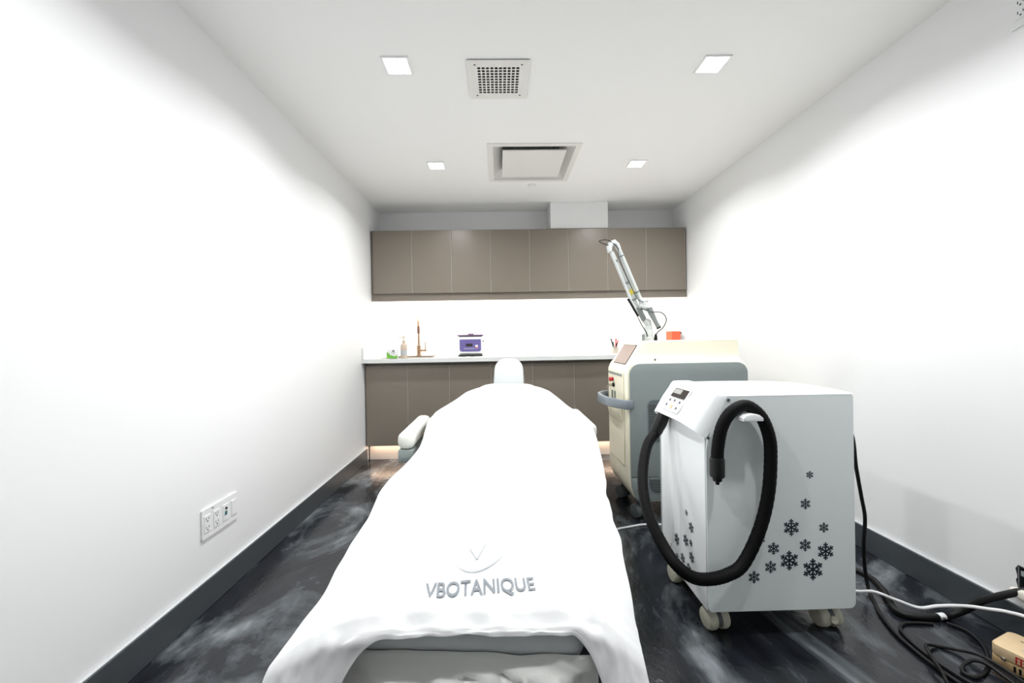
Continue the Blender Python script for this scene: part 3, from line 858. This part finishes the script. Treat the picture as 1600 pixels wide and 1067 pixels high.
# screen set into the slant
sv = Vector((.086, 0, .136)).normalized(); sn = Vector((-sv.z, 0, sv.x))
so = Vector((lx0 + .012, 0, .882))
def slant(a, y, n): p = so + sv * a + sn * n; return (p.x, y, p.z)
def slab(a0, a1, y0, y1, n0, n1):
    bm = bmesh.new()
    v = [bm.verts.new(slant(a, y, n)) for n in (n0, n1) for a, y in ((a0, y0), (a1, y0), (a1, y1), (a0, y1))]
    for f in [(0, 1, 2, 3), (4, 5, 6, 7), (0, 1, 5, 4), (1, 2, 6, 5), (2, 3, 7, 6), (3, 0, 4, 7)]: bm.faces.new([v[i] for i in f])
    return bm
scr = obj('screen', slab(.014, .150, ly0 + .085, ly1 - .07, .0008, .0025), 'black', las)
obj('display_glass', slab(.018, .146, ly0 + .090, ly1 - .075, .0026, .0035), 'screen_off', scr)
obj('cap_screw', lathe(B(), [(.006, 0), (.006, .002), (.003, .003)], (.895, ly0 + .024, .925), (0, -1, .5), 10), 'dark_grey', las, True)
# U handle around the front
hp = [(lx0 + .022, ly0 - .016, .672), (lx0 - .010, ly0 - .020, .672), (lx0 - .050, ly0 + .025, .674), (lx0 - .088, ly0 + .10, .676), (lx0 - .097, ly0 + .20, .676), (lx0 - .088, ly1 - .10, .676), (lx0 - .05, ly1 - .025, .674), (lx0 - .010, ly1 + .020, .672), (lx0 + .022, ly1 + .016, .672)]
pth = catmull(hp, 6); bm = B(); rings = []
for i, p in enumerate(pth):
    d = (pth[min(i + 1, len(pth) - 1)] - pth[max(i - 1, 0)]).normalized(); nn = Vector((d.y, -d.x, 0)).normalized()
    rings.append([bm.verts.new(p + nn * a * .010 + Vector((0, 0, b * .026))) for a, b in ((-1, -.85), (-.7, -1), (.7, -1), (1, -.85), (1, .85), (.7, 1), (-.7, 1), (-1, .85))])
for a, b in zip(rings, rings[1:]):
    for k in range(8): bm.faces.new([a[k], a[(k + 1) % 8], b[(k + 1) % 8], b[k]])
bm.faces.new(rings[0]); bm.faces.new(rings[-1][::-1])
obj('handle_bar', bm, 'bar_grey', las, True, 'grey push handle')
for x, y_, a in ((lx0 + .075, ly0 + .05, .4), (lx1 - .07, ly0 + .05, .2), (lx0 + .075, ly1 - .05, .6), (lx1 - .07, ly1 - .05, .1)):
    caster(las, x, y_, .040, .112, a, 'dark_grey')
# articulated arm
YA = 2.48
arm = obj('arm_base', lathe(B(), [(.038, 0), (.038, .018), (.030, .022), (.030, .055), (.026, .060), (.026, .085), (.021, .09), (.021, .10)], (.922, YA, 1.0345)), 'arm_white', las, True)
def at(n, pts, r, mm='arm_white', seg=12, par=arm): return obj(n, tube(B(), [Vector(p) for p in pts], r, seg), mm, par, True)
A0, A1 = Vector((.905, YA, 1.145)), Vector((.700, YA, 1.590))
dA = (A1 - A0).normalized()
at('lower_joint', [(.922, YA, 1.13), (.918, YA, 1.15), A0 + dA * .02], [.022, .024, .020])
at('joint_sleeve', [A0 + dA * .02, A0 + dA * .11], .018, 'arm_grey')
at('lower_tube', [A0 + dA * .05, A1], .0125)
for f, r in ((.32, .0165), (.55, .0165), (.86, .018)):
    at('clamp_ring', [A0.lerp(A1, f), A0.lerp(A1, f + .025)], r, 'arm_grey')
at('warning_sticker', [A0.lerp(A1, .40), A0.lerp(A1, .47)], .0131, 'yellow')
C0, C1 = Vector((.845, YA - .02, 1.205)), Vector((.682, YA - .02, 1.600))
at('balance_tube', [C0.lerp(C1, .24), C1], .0085)
at('top_joint', [(.682, YA - .022, 1.585), (.680, YA - .02, 1.615), (.692, YA - .01, 1.638), (.718, YA, 1.648), (.734, YA + .004, 1.636), (.744, YA + .004, 1.612)], [.015, .018, .018, .018, .017, .0165])
B1, B0_ = Vector((.744, YA + .004, 1.612)), Vector((.872, YA + .004, 1.300))
at('upper_tube', [B1, B0_], .0145)
at('upper_collar', [B1.lerp(B0_, .14), B1.lerp(B0_, .165)], .0165, 'arm_grey')
at('upper_collar', [B1.lerp(B0_, .86), B1.lerp(B0_, .89)], .0165, 'arm_grey')
at('wrist_joint', [B0_, (.886, YA, 1.270), (.894, YA - .006, 1.252)], [.016, .019, .017])
at('wrist_knob', [(.888, YA, 1.272), (.920, YA - .004, 1.288)], [.015, .012])
at('wrist_block', [(.860, YA - .01, 1.252), (.898, YA - .01, 1.240), (.918, YA - .01, 1.240)], [.016, .018, .016])
hpx = [Vector((.918, YA - .03, 1.238)), Vector((.930, YA - .03, 1.205)), Vector((.962, YA - .03, 1.140)), Vector((.976, YA - .03, 1.116))]
at('handpiece', hpx, [.019, .018, .013, .014], 'arm_grey')
at('handpiece_tip', [(.974, YA - .03, 1.118), (.978, YA - .03, 1.110)], .0145, 'black')
at('wand_bracket', [(.785, YA - .045, 1.318), (.815, YA - .045, 1.245), (.842, YA - .045, 1.190)], [.006, .012, .006], 'arm_white')
at('black_grip', [(.777, YA - .062, 1.292), (.838, YA - .062, 1.184)], .0075, 'black')
ctube('arm_cable', [(.838, YA - .05, 1.185), (.868, YA - .04, 1.13), (.896, YA - .03, 1.09), (.905, YA - .03, 1.06)], .003, 'black', arm, 6)
ctube('arm_cable', [(.738, YA - .018, 1.60), (.715, YA - .02, 1.63), (.665, YA - .03, 1.658), (.616, YA - .03, 1.652), (.640, YA - .03, 1.636), (.684, YA - .03, 1.622)], .0028, 'black', arm, 6)
ctube('arm_cable', [(.735, YA - .016, 1.60), (.742, YA - .02, 1.54), (.800, YA - .02, 1.40), (.842, YA - .02, 1.31), (.858, YA - .03, 1.285), (.885, YA - .03, 1.272)], .003, 'dark_grey', arm, 6)
ctube('arm_cable', [(.866, YA - .03, 1.235), (.915, YA - .045, 1.212), (.985, YA - .05, 1.205), (1.018, YA - .045, 1.165), (1.000, YA - .04, 1.115), (.968, YA - .03, 1.085), (.958, YA - .03, 1.06)], .004, 'dark_grey', arm, 8)
obj('cable_plug', lathe(B(), [(.010, 0), (.010, .018), (.008, .03), (.005, .042)], (.957, YA - .03, 1.0345), seg=12), 'black', arm, True)
obj('arm_clip', box(B(), .862, .878, YA - .065, YA - .045, 1.0345, 1.075, .003), 'arm_grey', arm)

# ------------------------------------------------------------------ cold-air chiller
qx0, qx1, qy0, qy1 = .706, 1.228, 1.375, 1.768
ch = thing('cold_air_chiller', (.967, 1.57, 0), 'white wheeled cold air cooling unit with snowflake prints and thick black hose', 'medical device')
ZB = .100
bm = B(); prism(bm, [(qx0 + .004, ZB), (qx1 - .003, ZB), (qx1 - .003, .845), (qx0 + .085, .845), (qx0 + .07, .79), (qx0 + .004, .70)], 'y', qy0 + .004, qy1 - .004)
obj('body', bm, 'chill_white', ch)
# side panels: rounded plates with the console cut out
for yy, s in ((qy0 + .0035, -1), (qy1 - .0035, 1)):
    pts = [(qx0 + .010, ZB - .003), (qx1 - .022, ZB - .003)] + [(qx1 - .022 + .022 * math.sin(a), ZB + .019 - .022 * math.cos(a)) for a in [i * PI / 12 for i in range(1, 7)]]
    pts += [(qx1, .838), (qx1 - .006, .847), (qx0 + .074, .847), (qx0 + .004, .69), (qx0, .66), (qx0, ZB + .012)]
    bm = B(); prism(bm, pts, 'y', yy, yy + s * .004, .001)
    obj('side_panel', bm, 'chill_panel', ch)
# front panel with embossed ribs
obj('front_panel', box(B(), qx0 - .002, qx0 + .0035, qy0 + .006, qy1 - .006, ZB, .735, .002), 'chill_white', ch)
for y0_, bend in ((1.60, .05), (1.665, .03)):
    bm = B(); n = 16; prev = None
    for i in range(n + 1):
        z = ZB + .005 + i / n * .60; yc = y0_ - bend * math.sin(i / n * PI) * .5; wv = .010
        cur = [bm.verts.new((qx0 - .002 - d, yc + e, z)) for d, e in ((.0002, -wv), (.004, 0), (.0002, wv))]
        if prev:
            for k in range(2): bm.faces.new([prev[k], prev[k + 1], cur[k + 1], cur[k]])
        prev = cur
    obj('embossed_rib', bm, 'chill_white', ch, True)
obj('edge_strip', box(B(), qx0 - .004, qx0 + .002, qy1 - .0058, qy1 - .001, ZB + .004, .74), 'chill_groove', ch)
# crowned lid
bm = B(); nx, ny = 14, 12; G = []
for i in range(nx + 1):
    r = []
    for j in range(ny + 1):
        x = qx0 + .074 + (qx1 + .001 - qx0 - .074) * i / nx; yv = qy0 - .001 + (qy1 - qy0 + .002) * j / ny
        v = j / ny * 2 - 1; z = .848 + .022 * (1 - abs(v) ** 3) * (1 - .6 * (i / nx) ** 4)
        r.append(bm.verts.new((x, yv, z)))
    G.append(r)
for i in range(nx):
    for j in range(ny): bm.faces.new([G[i][j], G[i + 1][j], G[i + 1][j + 1], G[i][j + 1]])
thick(bm, Vector((0, 0, -.0012)))
obj('lid', bm, 'chill_white', ch, True, angle=50)
# console: moulded wedge with rounded ends
bm = B(); n = 40; rings = []
yc = (qy0 + qy1) / 2; hy = (qy1 - qy0) / 2
for i in range(n + 1):
    a = -1 + 2 * i / n; yv = yc + a * hy
    e = max(0, (abs(a) - .50) / .50); b = 1 - math.sqrt(max(0, 1 - e ** 2.4))      # 0 middle .. 1 ends
    xlo = .655 + (.704 - .655) * b; zlo = .744 - .040 * b ** .8
    xhi = .742 + (.782 - .742) * b; zhi = .8695 - .0215 * b
    mx_, mz_ = (xlo + xhi) / 2 - .004 * (1 - b), (zlo + zhi) / 2 + .003 * (1 - b)
    ring_ = [(xlo + .006, zlo - .004), (xlo, zlo), (xlo + (mx_ - xlo) * .5, zlo + (mz_ - zlo) * .5), (mx_, mz_), (mx_ + (xhi - mx_) * .6, mz_ + (zhi - mz_) * .6), (xhi - .010, zhi - .010), (xhi, zhi - .001), (xhi + .02, zhi), (.80, max(zhi, .848)), (.80, .78), (.715, .715 + .0 * b)]
    rings.append([bm.verts.new((p[0], yv, p[1])) for p in ring_])
for a, b in zip(rings, rings[1:]):
    k_ = len(a)
    for k in range(k_): bm.faces.new([a[k], a[(k + 1) % k_], b[(k + 1) % k_], b[k]])
bm.faces.new(rings[0]); bm.faces.new(rings[-1][::-1])
con = obj('console', bm, 'chill_white', ch, True, angle=50)
# control decal on the slant
lo, hi = Vector((.655, 0, .744)), Vector((.742, 0, .8695))
cv = (hi - lo).normalized(); cn = Vector((-cv.z, 0, cv.x)); cl = (hi - lo).length
def cpt(u, y, n_): p = lo + cv * u + cn * (n_ + .0052 * (1 - abs(u / cl * 2 - 1))); return (p.x, y, p.z)
def cslab(u0, u1, y0, y1, n0, n1, rr=0):
    bm = bmesh.new()
    pts = rrect(u0, u1, y0, y1, rr, 4) if rr else [(u0, y0), (u1, y0), (u1, y1), (u0, y1)]
    A = [bm.verts.new(cpt(u, y_, n0)) for u, y_ in pts]; Bq = [bm.verts.new(cpt(u, y_, n1)) for u, y_ in pts]
    bm.faces.new(A); bm.faces.new(Bq[::-1])
    for k in range(len(pts)): bm.faces.new([A[k], A[(k + 1) % len(pts)], Bq[(k + 1) % len(pts)], Bq[k]])
    return bm
dec = obj('control_panel', cslab(.020, .132, 1.500, 1.650, .0008, .0022, .014), 'chill_groove', con)
obj('decal', cslab(.022, .130, 1.502, 1.648, .0023, .0028, .013), 'panel_decal', dec)
obj('display', cslab(.082, .122, 1.517, 1.633, .0029, .0036), 'lcd', dec)
obj('display_text', cslab(.098, .119, 1.565, 1.628, .0037, .0040), 'lcd_lit', dec)
for u, y_, mm in ((.066, 1.617, 'button_blue'), (.068, 1.577, 'button_blue'), (.066, 1.532, 'button_blue'), (.043, 1.625, 'button_blue'), (.040, 1.580, 'button_orange'), (.040, 1.535, 'button_blue')):
    k = .009 if mm == 'button_orange' else .005
    obj('button', cslab(u - k, u + k, y_ - k, y_ + k, .0029, .0040, k * .6), mm, dec)
for x, z in ((.783, .835), (.7095, .705)):
    obj('screw', lathe(B(), [(.0055, 0), (.0055, .002), (.003, .003)], (x + .004, qy0 - .0008, z), (0, -1, 0), 10), 'dark_grey', ch, True)
# snowflake prints
def flake_mesh():
    bm = bmesh.new()
    def bar(x0, y0, x1, y1, wv):
        d = Vector((x1 - x0, y1 - y0)).normalized(); nn = Vector((-d.y, d.x)) * wv
        q = [(x0 + nn.x, y0 + nn.y), (x1 + nn.x, y1 + nn.y), (x1 - nn.x, y1 - nn.y), (x0 - nn.x, y0 - nn.y)]
        A = [bm.verts.new((p[0], p[1], 0)) for p in q]; Bq = [bm.verts.new((p[0], p[1], .02)) for p in q]
        bm.faces.new(Bq); 
        for k in range(4): bm.faces.new([A[k], A[(k + 1) % 4], Bq[(k + 1) % 4], Bq[k]])
    for i in range(6):
        a = PI / 2 + i * PI / 3; c, s = math.cos(a), math.sin(a)
        bar(0, 0, c, s, .075)
        for (st, ln) in ((.36, .34), (.64, .30)):
            for sg in (-1, 1):
                b2 = a + sg * PI / 3.4
                bar(c * st, s * st, c * st + math.cos(b2) * ln, s * st + math.sin(b2) * ln, .068)
    me = bpy.data.meshes.new('snowflake_print'); bm.to_mesh(me); bm.free(); me.materials.append(MATS['navy_print']); return me
fm = flake_mesh()
NEAR = [(1.070, .568, .0139), (1.053, .467, .0192), (1.002, .386, .0297), (1.117, .383, .0183), (.895, .347, .0154), (.938, .314, .0220), (1.050, .323, .0220), (1.122, .300, .0308), (.993, .271, .0342), (1.076, .238, .0375), (.927, .250, .0220), (.868, .216, .0220)]
FRONT = [(1.525, .379, .0122), (1.488, .339, .0207), (1.612, .232, .0258), (1.534, .268, .0229), (1.665, .179, .0120), (1.492, .279, .0132), (1.612, .162, .0155), (1.562, .184, .0200), (1.488, .227, .0207), (1.511, .174, .0194)]
for x, z, r in NEAR:
    o = bpy.data.objects.new('snowflake_print', fm); COL.objects.link(o)
    o.matrix_basis = Matrix.Translation((x, qy0 - .0006, z)) @ Matrix.Rotation(PI / 2, 4, 'X') @ Matrix.Scale(r, 4)
    attach(o, ch)
for yv, z, r in FRONT:
    o = bpy.data.objects.new('snowflake_print', fm); COL.objects.link(o)
    o.matrix_basis = Matrix.Translation((qx0 - .0022, yv, z)) @ Matrix.Rotation(-PI / 2, 4, 'Z') @ Matrix.Rotation(PI / 2, 4, 'X') @ Matrix.Scale(r, 4)
    attach(o, ch)
# casters
for x, y_, a, br in ((.760, 1.435, .12, False), (1.165, 1.432, .0, True), (.757, 1.715, .1, False), (1.170, 1.715, .2, False)):
    caster(ch, x, y_, .038, .099, a, 'caster_cream', br)
# hose hook and hose
bm = B(); prism(bm, [(.794, .796), (.862, .796), (.862, .806), (.850, .816), (.828, .820), (.806, .816), (.794, .806)], 'y', qy0 - .075, qy0 - .0005, .003)
bmesh.ops.translate(bm, vec=(0, 0, -.0215), verts=bm.verts)
obj('hose_hook', bm, 'chill_white', ch, True)
HP = [(.690, 1.670, .742), (.672, 1.668, .695), (.648, 1.660, .664), (.592, 1.620, .618), (.546, 1.550, .537), (.525, 1.480, .461), (.529, 1.420, .395), (.551, 1.365, .333), (.573, 1.320, .297), (.614, 1.300, .269), (.668, 1.305, .256), (.740, 1.318, .260), (.804, 1.330, .290), (.867, 1.338, .401), (.898, 1.338, .520), (.908, 1.338, .640), (.903, 1.338, .717), (.875, 1.338, .785), (.826, 1.338, .8205), (.776, 1.338, .800), (.743, 1.338, .750), (.728, 1.338, .681), (.725, 1.338, .629)]
hs_ = catmull(HP, 10)
hose = obj('hose', tube(B(), hs_, [.0195 + .0008 * (i % 2) for i in range(len(hs_))], 16), 'rubber', ch, True, 'thick black hose looped over a hook')
ca, cb_ = Vector((.684, 1.6695, .738)), Vector((.640, 1.656, .658))
obj('hose_collar', tube(B(), [ca, ca.lerp(cb_, .3), ca.lerp(cb_, .9), cb_], [.023, .025, .0245, .022], 16), 'black', hose, True)
obj('nozzle_collar', tube(B(), [(.725, 1.338, .648), (.725, 1.338, .640), (.7245, 1.338, .585), (.7245, 1.338, .580)], [.021, .0235, .0235, .019], 16), 'black', hose, True)
obj('nozzle_tip', tube(B(), [(.7245, 1.338, .582), (.7245, 1.338, .568), (.7245, 1.338, .566), (.7245, 1.338, .556)], [.016, .014, .007, .006], 12), 'black', hose, True)

# ------------------------------------------------------------------ cords on the right
zf = .0075
o = ctube('mains_cable', [(qx1 + .004, 1.60, .70), (1.275, 1.55, .705), (1.325, 1.50, .690), (1.348, 1.50, .545), (1.384, 1.52, .430), (1.425, 1.55, .330), (1.464, 1.60, .200), (1.476, 1.61, .10), (1.480, 1.60, .02), (1.462, 1.565, zf), (1.405, 1.47, zf), (1.363, 1.369, zf), (1.349, 1.271, zf), (1.352, 1.185, zf), (1.368, 1.10, zf), (1.42, 1.00, zf)], .0065, 'black', seg=10)
tag(o, 'black mains cord hanging from the chiller and running along the floor', 'cord')
o = ctube('thick_cable', [(1.815, 1.312, .192), (1.775, 1.320, .180), (1.742, 1.350, .148), (1.708, 1.393, .100), (1.680, 1.425, .045), (1.640, 1.440, .016), (1.592, 1.437, .0125), (1.505, 1.442, .0125), (1.470, 1.475, .0125), (1.505, 1.540, .0125), (1.545, 1.610, .0125), (1.565, 1.70, .0125), (1.52, 1.82, .0125)], .0115, 'black', seg=12)
tag(o, 'thick black cable leading into the open wall box', 'cord')
obj('cable_tag', tube(B(), [(1.612, 1.4385, .0135), (1.588, 1.4375, .0125)], .0122, 12), 'white_plastic', o, True, 'small white cable tag')
o = ctube('thin_cable', [(1.540, 1.412, .006), (1.490, 1.420, .006), (1.435, 1.416, .006), (1.398, 1.386, .006), (1.380, 1.335, .006), (1.374, 1.278, .006), (1.378, 1.220, .006), (1.388, 1.176, .006), (1.41, 1.129, .006), (1.45, 1.02, .006)], .0052, 'black', seg=8)
tag(o, 'thin black cable curving out from under the thick cable', 'cord')
o = ctube('thin_cable', [(1.596, 1.415, .006), (1.622, 1.374, .0055), (1.595, 1.302, .0055), (1.530, 1.238, .0055), (1.466, 1.200, .0055), (1.425, 1.190, .0055), (1.412, 1.208, .006), (1.440, 1.231, .008), (1.478, 1.238, .0165), (1.502, 1.224, .0175), (1.512, 1.190, .010), (1.508, 1.12, .006), (1.51, 1.02, .006)], .0052, 'black', seg=8)
tag(o, 'thin black cable looping tightly beside the gold adapter', 'cord')
o = ctube('thin_cable', [(1.555, 1.02, .006), (1.538, 1.12, .012), (1.524, 1.19, .024), (1.510, 1.245, .026), (1.486, 1.29, .010), (1.445, 1.312, .006), (1.405, 1.304, .018), (1.378, 1.284, .026), (1.350, 1.240, .028), (1.330, 1.195, .022), (1.312, 1.15, .006), (1.305, 1.05, .006)], .0052, 'black', seg=8)
tag(o, 'thin black cable running in a wide arc past the adapter', 'cord')
o = ctube('white_cord', [(1.30, 1.80, .006), (1.40, 1.683, .006), (1.432, 1.608, .006), (1.462, 1.556, .034), (1.505, 1.512, .030), (1.560, 1.478, .020), (1.612, 1.464, .034), (1.645, 1.438, .052), (1.668, 1.403, .072), (1.690, 1.368, .086), (1.715, 1.33, .10), (1.730, 1.27, .11), (1.735, 1.12, .10), (1.735, .95, .05), (1.72, .78, .006), (1.70, .6, .006)], .0055, 'white_plastic', seg=8)
tag(o, 'white cord crossing over the thick black cable by the wall', 'cord')
o = ctube('white_cord', [(.50, 2.13, .006), (.560, 2.140, .006), (.624, 2.180, .006), (.703, 2.206, .006), (.775, 2.225, .006), (.850, 2.225, .006), (.94, 2.215, .006), (1.061, 2.22, .006)], .0055, 'white_plastic', seg=8)
tag(o, 'white cord on the floor between bed and laser machine', 'cord')

# gold adapter
ua = Vector((.34, -.94)).normalized(); va = Vector((.94, .34)).normalized(); oa = Vector((1.543, 1.246))
def ad(u, v, z): p = oa + ua * u + va * v; return (p.x, p.y, z)
t = thing('power_adapter', ad(.085, .065, 0), 'gold metal power adapter box with vent slots on the floor', 'adapter')
def adprism(u0, u1, v0, v1, z0_, z1_, r, bev):
    bm = B(); prism(bm, rrect(u0, u1, v0, v1, r, 6), 'z', z0_, z1_, bev)
    for v in bm.verts: v.co = Vector(ad(v.co.x, v.co.y, v.co.z))
    return bm
obj('lower_case', adprism(0, .17, 0, .13, .004, .032, .02, .003), 'gold', t, True)
obj('upper_case', adprism(0, .17, 0, .13, .033, .070, .02, .005), 'gold_top', t, True)
obj('seam', adprism(.002, .168, .002, .128, .0321, .0329, .02, 0), 'gold', t)
for u in (.02, .15):
    for v in (.02, .11): obj('foot', adprism(u - .008, u + .008, v - .008, v + .008, .0005, .0039, .004, 0), 'black', t)
for i in range(9): obj('vent_slot_shade', adprism(.050 + i * .011, .055 + i * .011, -.0012, .0004, .010, .028, .0006, 0), 'black', t)  # black inlays on the face: the openings' inner shade is painted, not cut
obj('rating_label', adprism(.054, .13, -.0010, .0004, .038, .060, .0005, 0), 'red', t)
for i in range(7):
    for j in range(2): obj('label_text', adprism(.058 + i * .0095, .064 + i * .0095, -.0016, -.0011, .041 + j * .009, .047 + j * .009, .0002, 0), 'gold_top', t)
bm = lathe(B(), [(.0055, 0), (.0055, .003), (.003, .005)], ad(.030, -.0002, .036), (-va.x, -va.y, 0), 12); obj('jack', bm, 'steel', t, True)
bm = B()
for i in range(9):
    u = .05 + .02 * math.cos(i * 2.4) + .015 * i / 9; v = .06 + .03 * math.sin(i * 2.1)
    q = adprism(u, u + .016, v, v + .004, .0702, .0706, .0015, 0); join(bm, q)
obj('top_print', bm, 'print_pale', t)

# open junction box in the right wall, with foam around the cable
t = thing('junction_box', (XR, 1.27, .15), 'open dark junction box cut roughly into the right wall', 'junction box')
bm = B(); v8 = []
ea, eb = .001, .055
for x in (XR + .001, XR + eb):
    v8.append([bm.verts.new((x, y_, z)) for y_, z in ((HY0 + .001, HZ0 + .001), (HY1 - .001, HZ0 + .001), (HY1 - .001, HZ1 - .001), (HY0 + .001, HZ1 - .001))])
for k in range(4): bm.faces.new([v8[0][k], v8[0][(k + 1) % 4], v8[1][(k + 1) % 4], v8[1][k]])
bm.faces.new(v8[1]); obj('box_shell', bm, 'box_green', t)
obj('mounting_ear', box(B(), XR + .002, XR + .006, HY1 - .03, HY1 - .004, HZ1 - .03, HZ1 - .012, .001), 'grey_plastic', t)
bm = B(); pts = []
for i in range(36):
    f = i / 36
    per = [(HY0, HZ0), (HY1, HZ0), (HY1, HZ1), (HY0, HZ1)]
    s = int(f * 4); q = f * 4 - s; a, b = per[s], per[(s + 1) % 4]
    pts.append((a[0] + (b[0] - a[0]) * q, a[1] + (b[1] - a[1]) * q, s))
inn = [bm.verts.new((XR - .0008, y_, z)) for y_, z, s in pts]
out = []
for y_, z, s in pts:
    k = .002 + .006 * random.random(); dy = [0, k, 0, -k][s]; dz = [-k, 0, k, 0][s]
    out.append(bm.verts.new((XR - .0008, y_ + dy, z + dz)))
for k in range(36): bm.faces.new([inn[k], inn[(k + 1) % 36], out[(k + 1) % 36], out[k]])
obj('ragged_edge', bm, 'socket_dark', t)
def lump(name, c, rad, seedv):
    bm = bmesh.new(); bmesh.ops.create_icosphere(bm, subdivisions=3, radius=1)
    for v in bm.verts:
        nrm = v.co.copy(); k = 1 + .22 * noise.noise(nrm * 1.6 + Vector((seedv, 0, 0)))
        v.co = Vector((c[0] + nrm.x * rad[0] * k, c[1] + nrm.y * rad[1] * k, c[2] + nrm.z * rad[2] * k))
    return obj(name, bm, 'foam', None, True)
f1 = lump('foam_collar', (XR - .014, 1.326, .160), (.012, .032, .018), 1.0)
tag(f1, 'lumpy white foam collar around the cable at the wall box', 'foam')

# ------------------------------------------------------------------ wall outlets
def outlet_face(par, P, cy_, cz, mm='white_plastic'):
    """duplex socket insert: P(y,z,d) maps to wall space"""
    pass
t = thing('outlet_plate', (XL, 1.708, .335), 'white four-gang wall plate with sockets and data jack on left wall', 'outlet')
PW, PH = .105, .060
y0_, y1_, z0_, z1_ = 1.603, 1.815, .276, .397
bm = B(); prism(bm, rrect(y0_, y1_, z0_, z1_, .004, 3), 'x', XL + .0008, XL + .007, .0015)
obj('plate', bm, 'white_plastic', t)
gw = .046
for g in range(4):
    c = y0_ + .026 + g * .0535 - (0 if g else 0); cz = (z0_ + z1_) / 2
    ins = obj('insert', box(B(), XL + .0072, XL + .0095, c - .017, c + .017, cz - .034, cz + .034, .0008), 'white_plastic', t)
    if g < 2:
        for dz in (.017, -.017):
            obj('slot', box(B(), XL + .0096, XL + .0100, c - .0085, c - .0060, cz + dz - .001, cz + dz + .008), 'socket_dark', ins)  # slots and holes are dark inlays, shade inside them painted as colour
            obj('slot', box(B(), XL + .0096, XL + .0100, c + .0055, c + .0078, cz + dz - .0005, cz + dz + .0075), 'socket_dark', ins)
            obj('ground_hole_shade', lathe(B(), [(.003, 0), (.003, .0004)], (XL + .0096, c, cz + dz - .007), (1, 0, 0), 10), 'socket_dark', ins)
    if g == 2:
        obj('coax_jack', lathe(B(), [(.0050, 0), (.0050, .004), (.003, .005)], (XL + .0096, c, cz + .018), (1, 0, 0), 12), 'socket_dark', ins, True)
        obj('data_jack', box(B(), XL + .0096, XL + .0102, c - .0075, c + .0075, cz - .012, cz + .005), 'teal', ins)
    if g == 3:
        obj('blank_cover', box(B(), XL + .0096, XL + .0105, c - .0145, c + .0145, cz - .030, cz + .030, .0004), 'white_plastic', ins)
obj('brand_mark', box(B(), XL + .0071, XL + .0075, 1.655, 1.668, z1_ - .012, z1_ - .008), 'dark_grey', t)

t = thing('outlet_plate', (XR, 1.28, 2.13), 'white socket plate high on the right wall close to the ceiling', 'outlet')
bm = B(); prism(bm, rrect(1.235, 1.342, 2.082, 2.205, .004, 3), 'x', XR - .007, XR - .0008, .0015)
obj('plate', bm, 'white_plastic', t)
for c in (1.313, 1.266):
    ins = obj('insert', box(B(), XR - .0095, XR - .0072, c - .017, c + .017, 2.109, 2.178, .0008), 'white_plastic', t)
    for dz in (2.1605, 2.1265):
        obj('slot', box(B(), XR - .0100, XR - .0096, c + .0060, c + .0085, dz - .001, dz + .008), 'socket_dark', ins)  # uncut socket holes, their inner darkness painted by thin inlays
        obj('slot', box(B(), XR - .0100, XR - .0096, c - .0078, c - .0055, dz - .0005, dz + .0075), 'socket_dark', ins)
        obj('ground_hole_shade', lathe(B(), [(.003, 0), (.003, .0004)], (XR - .0096, c, dz - .007), (-1, 0, 0), 10), 'socket_dark', ins)
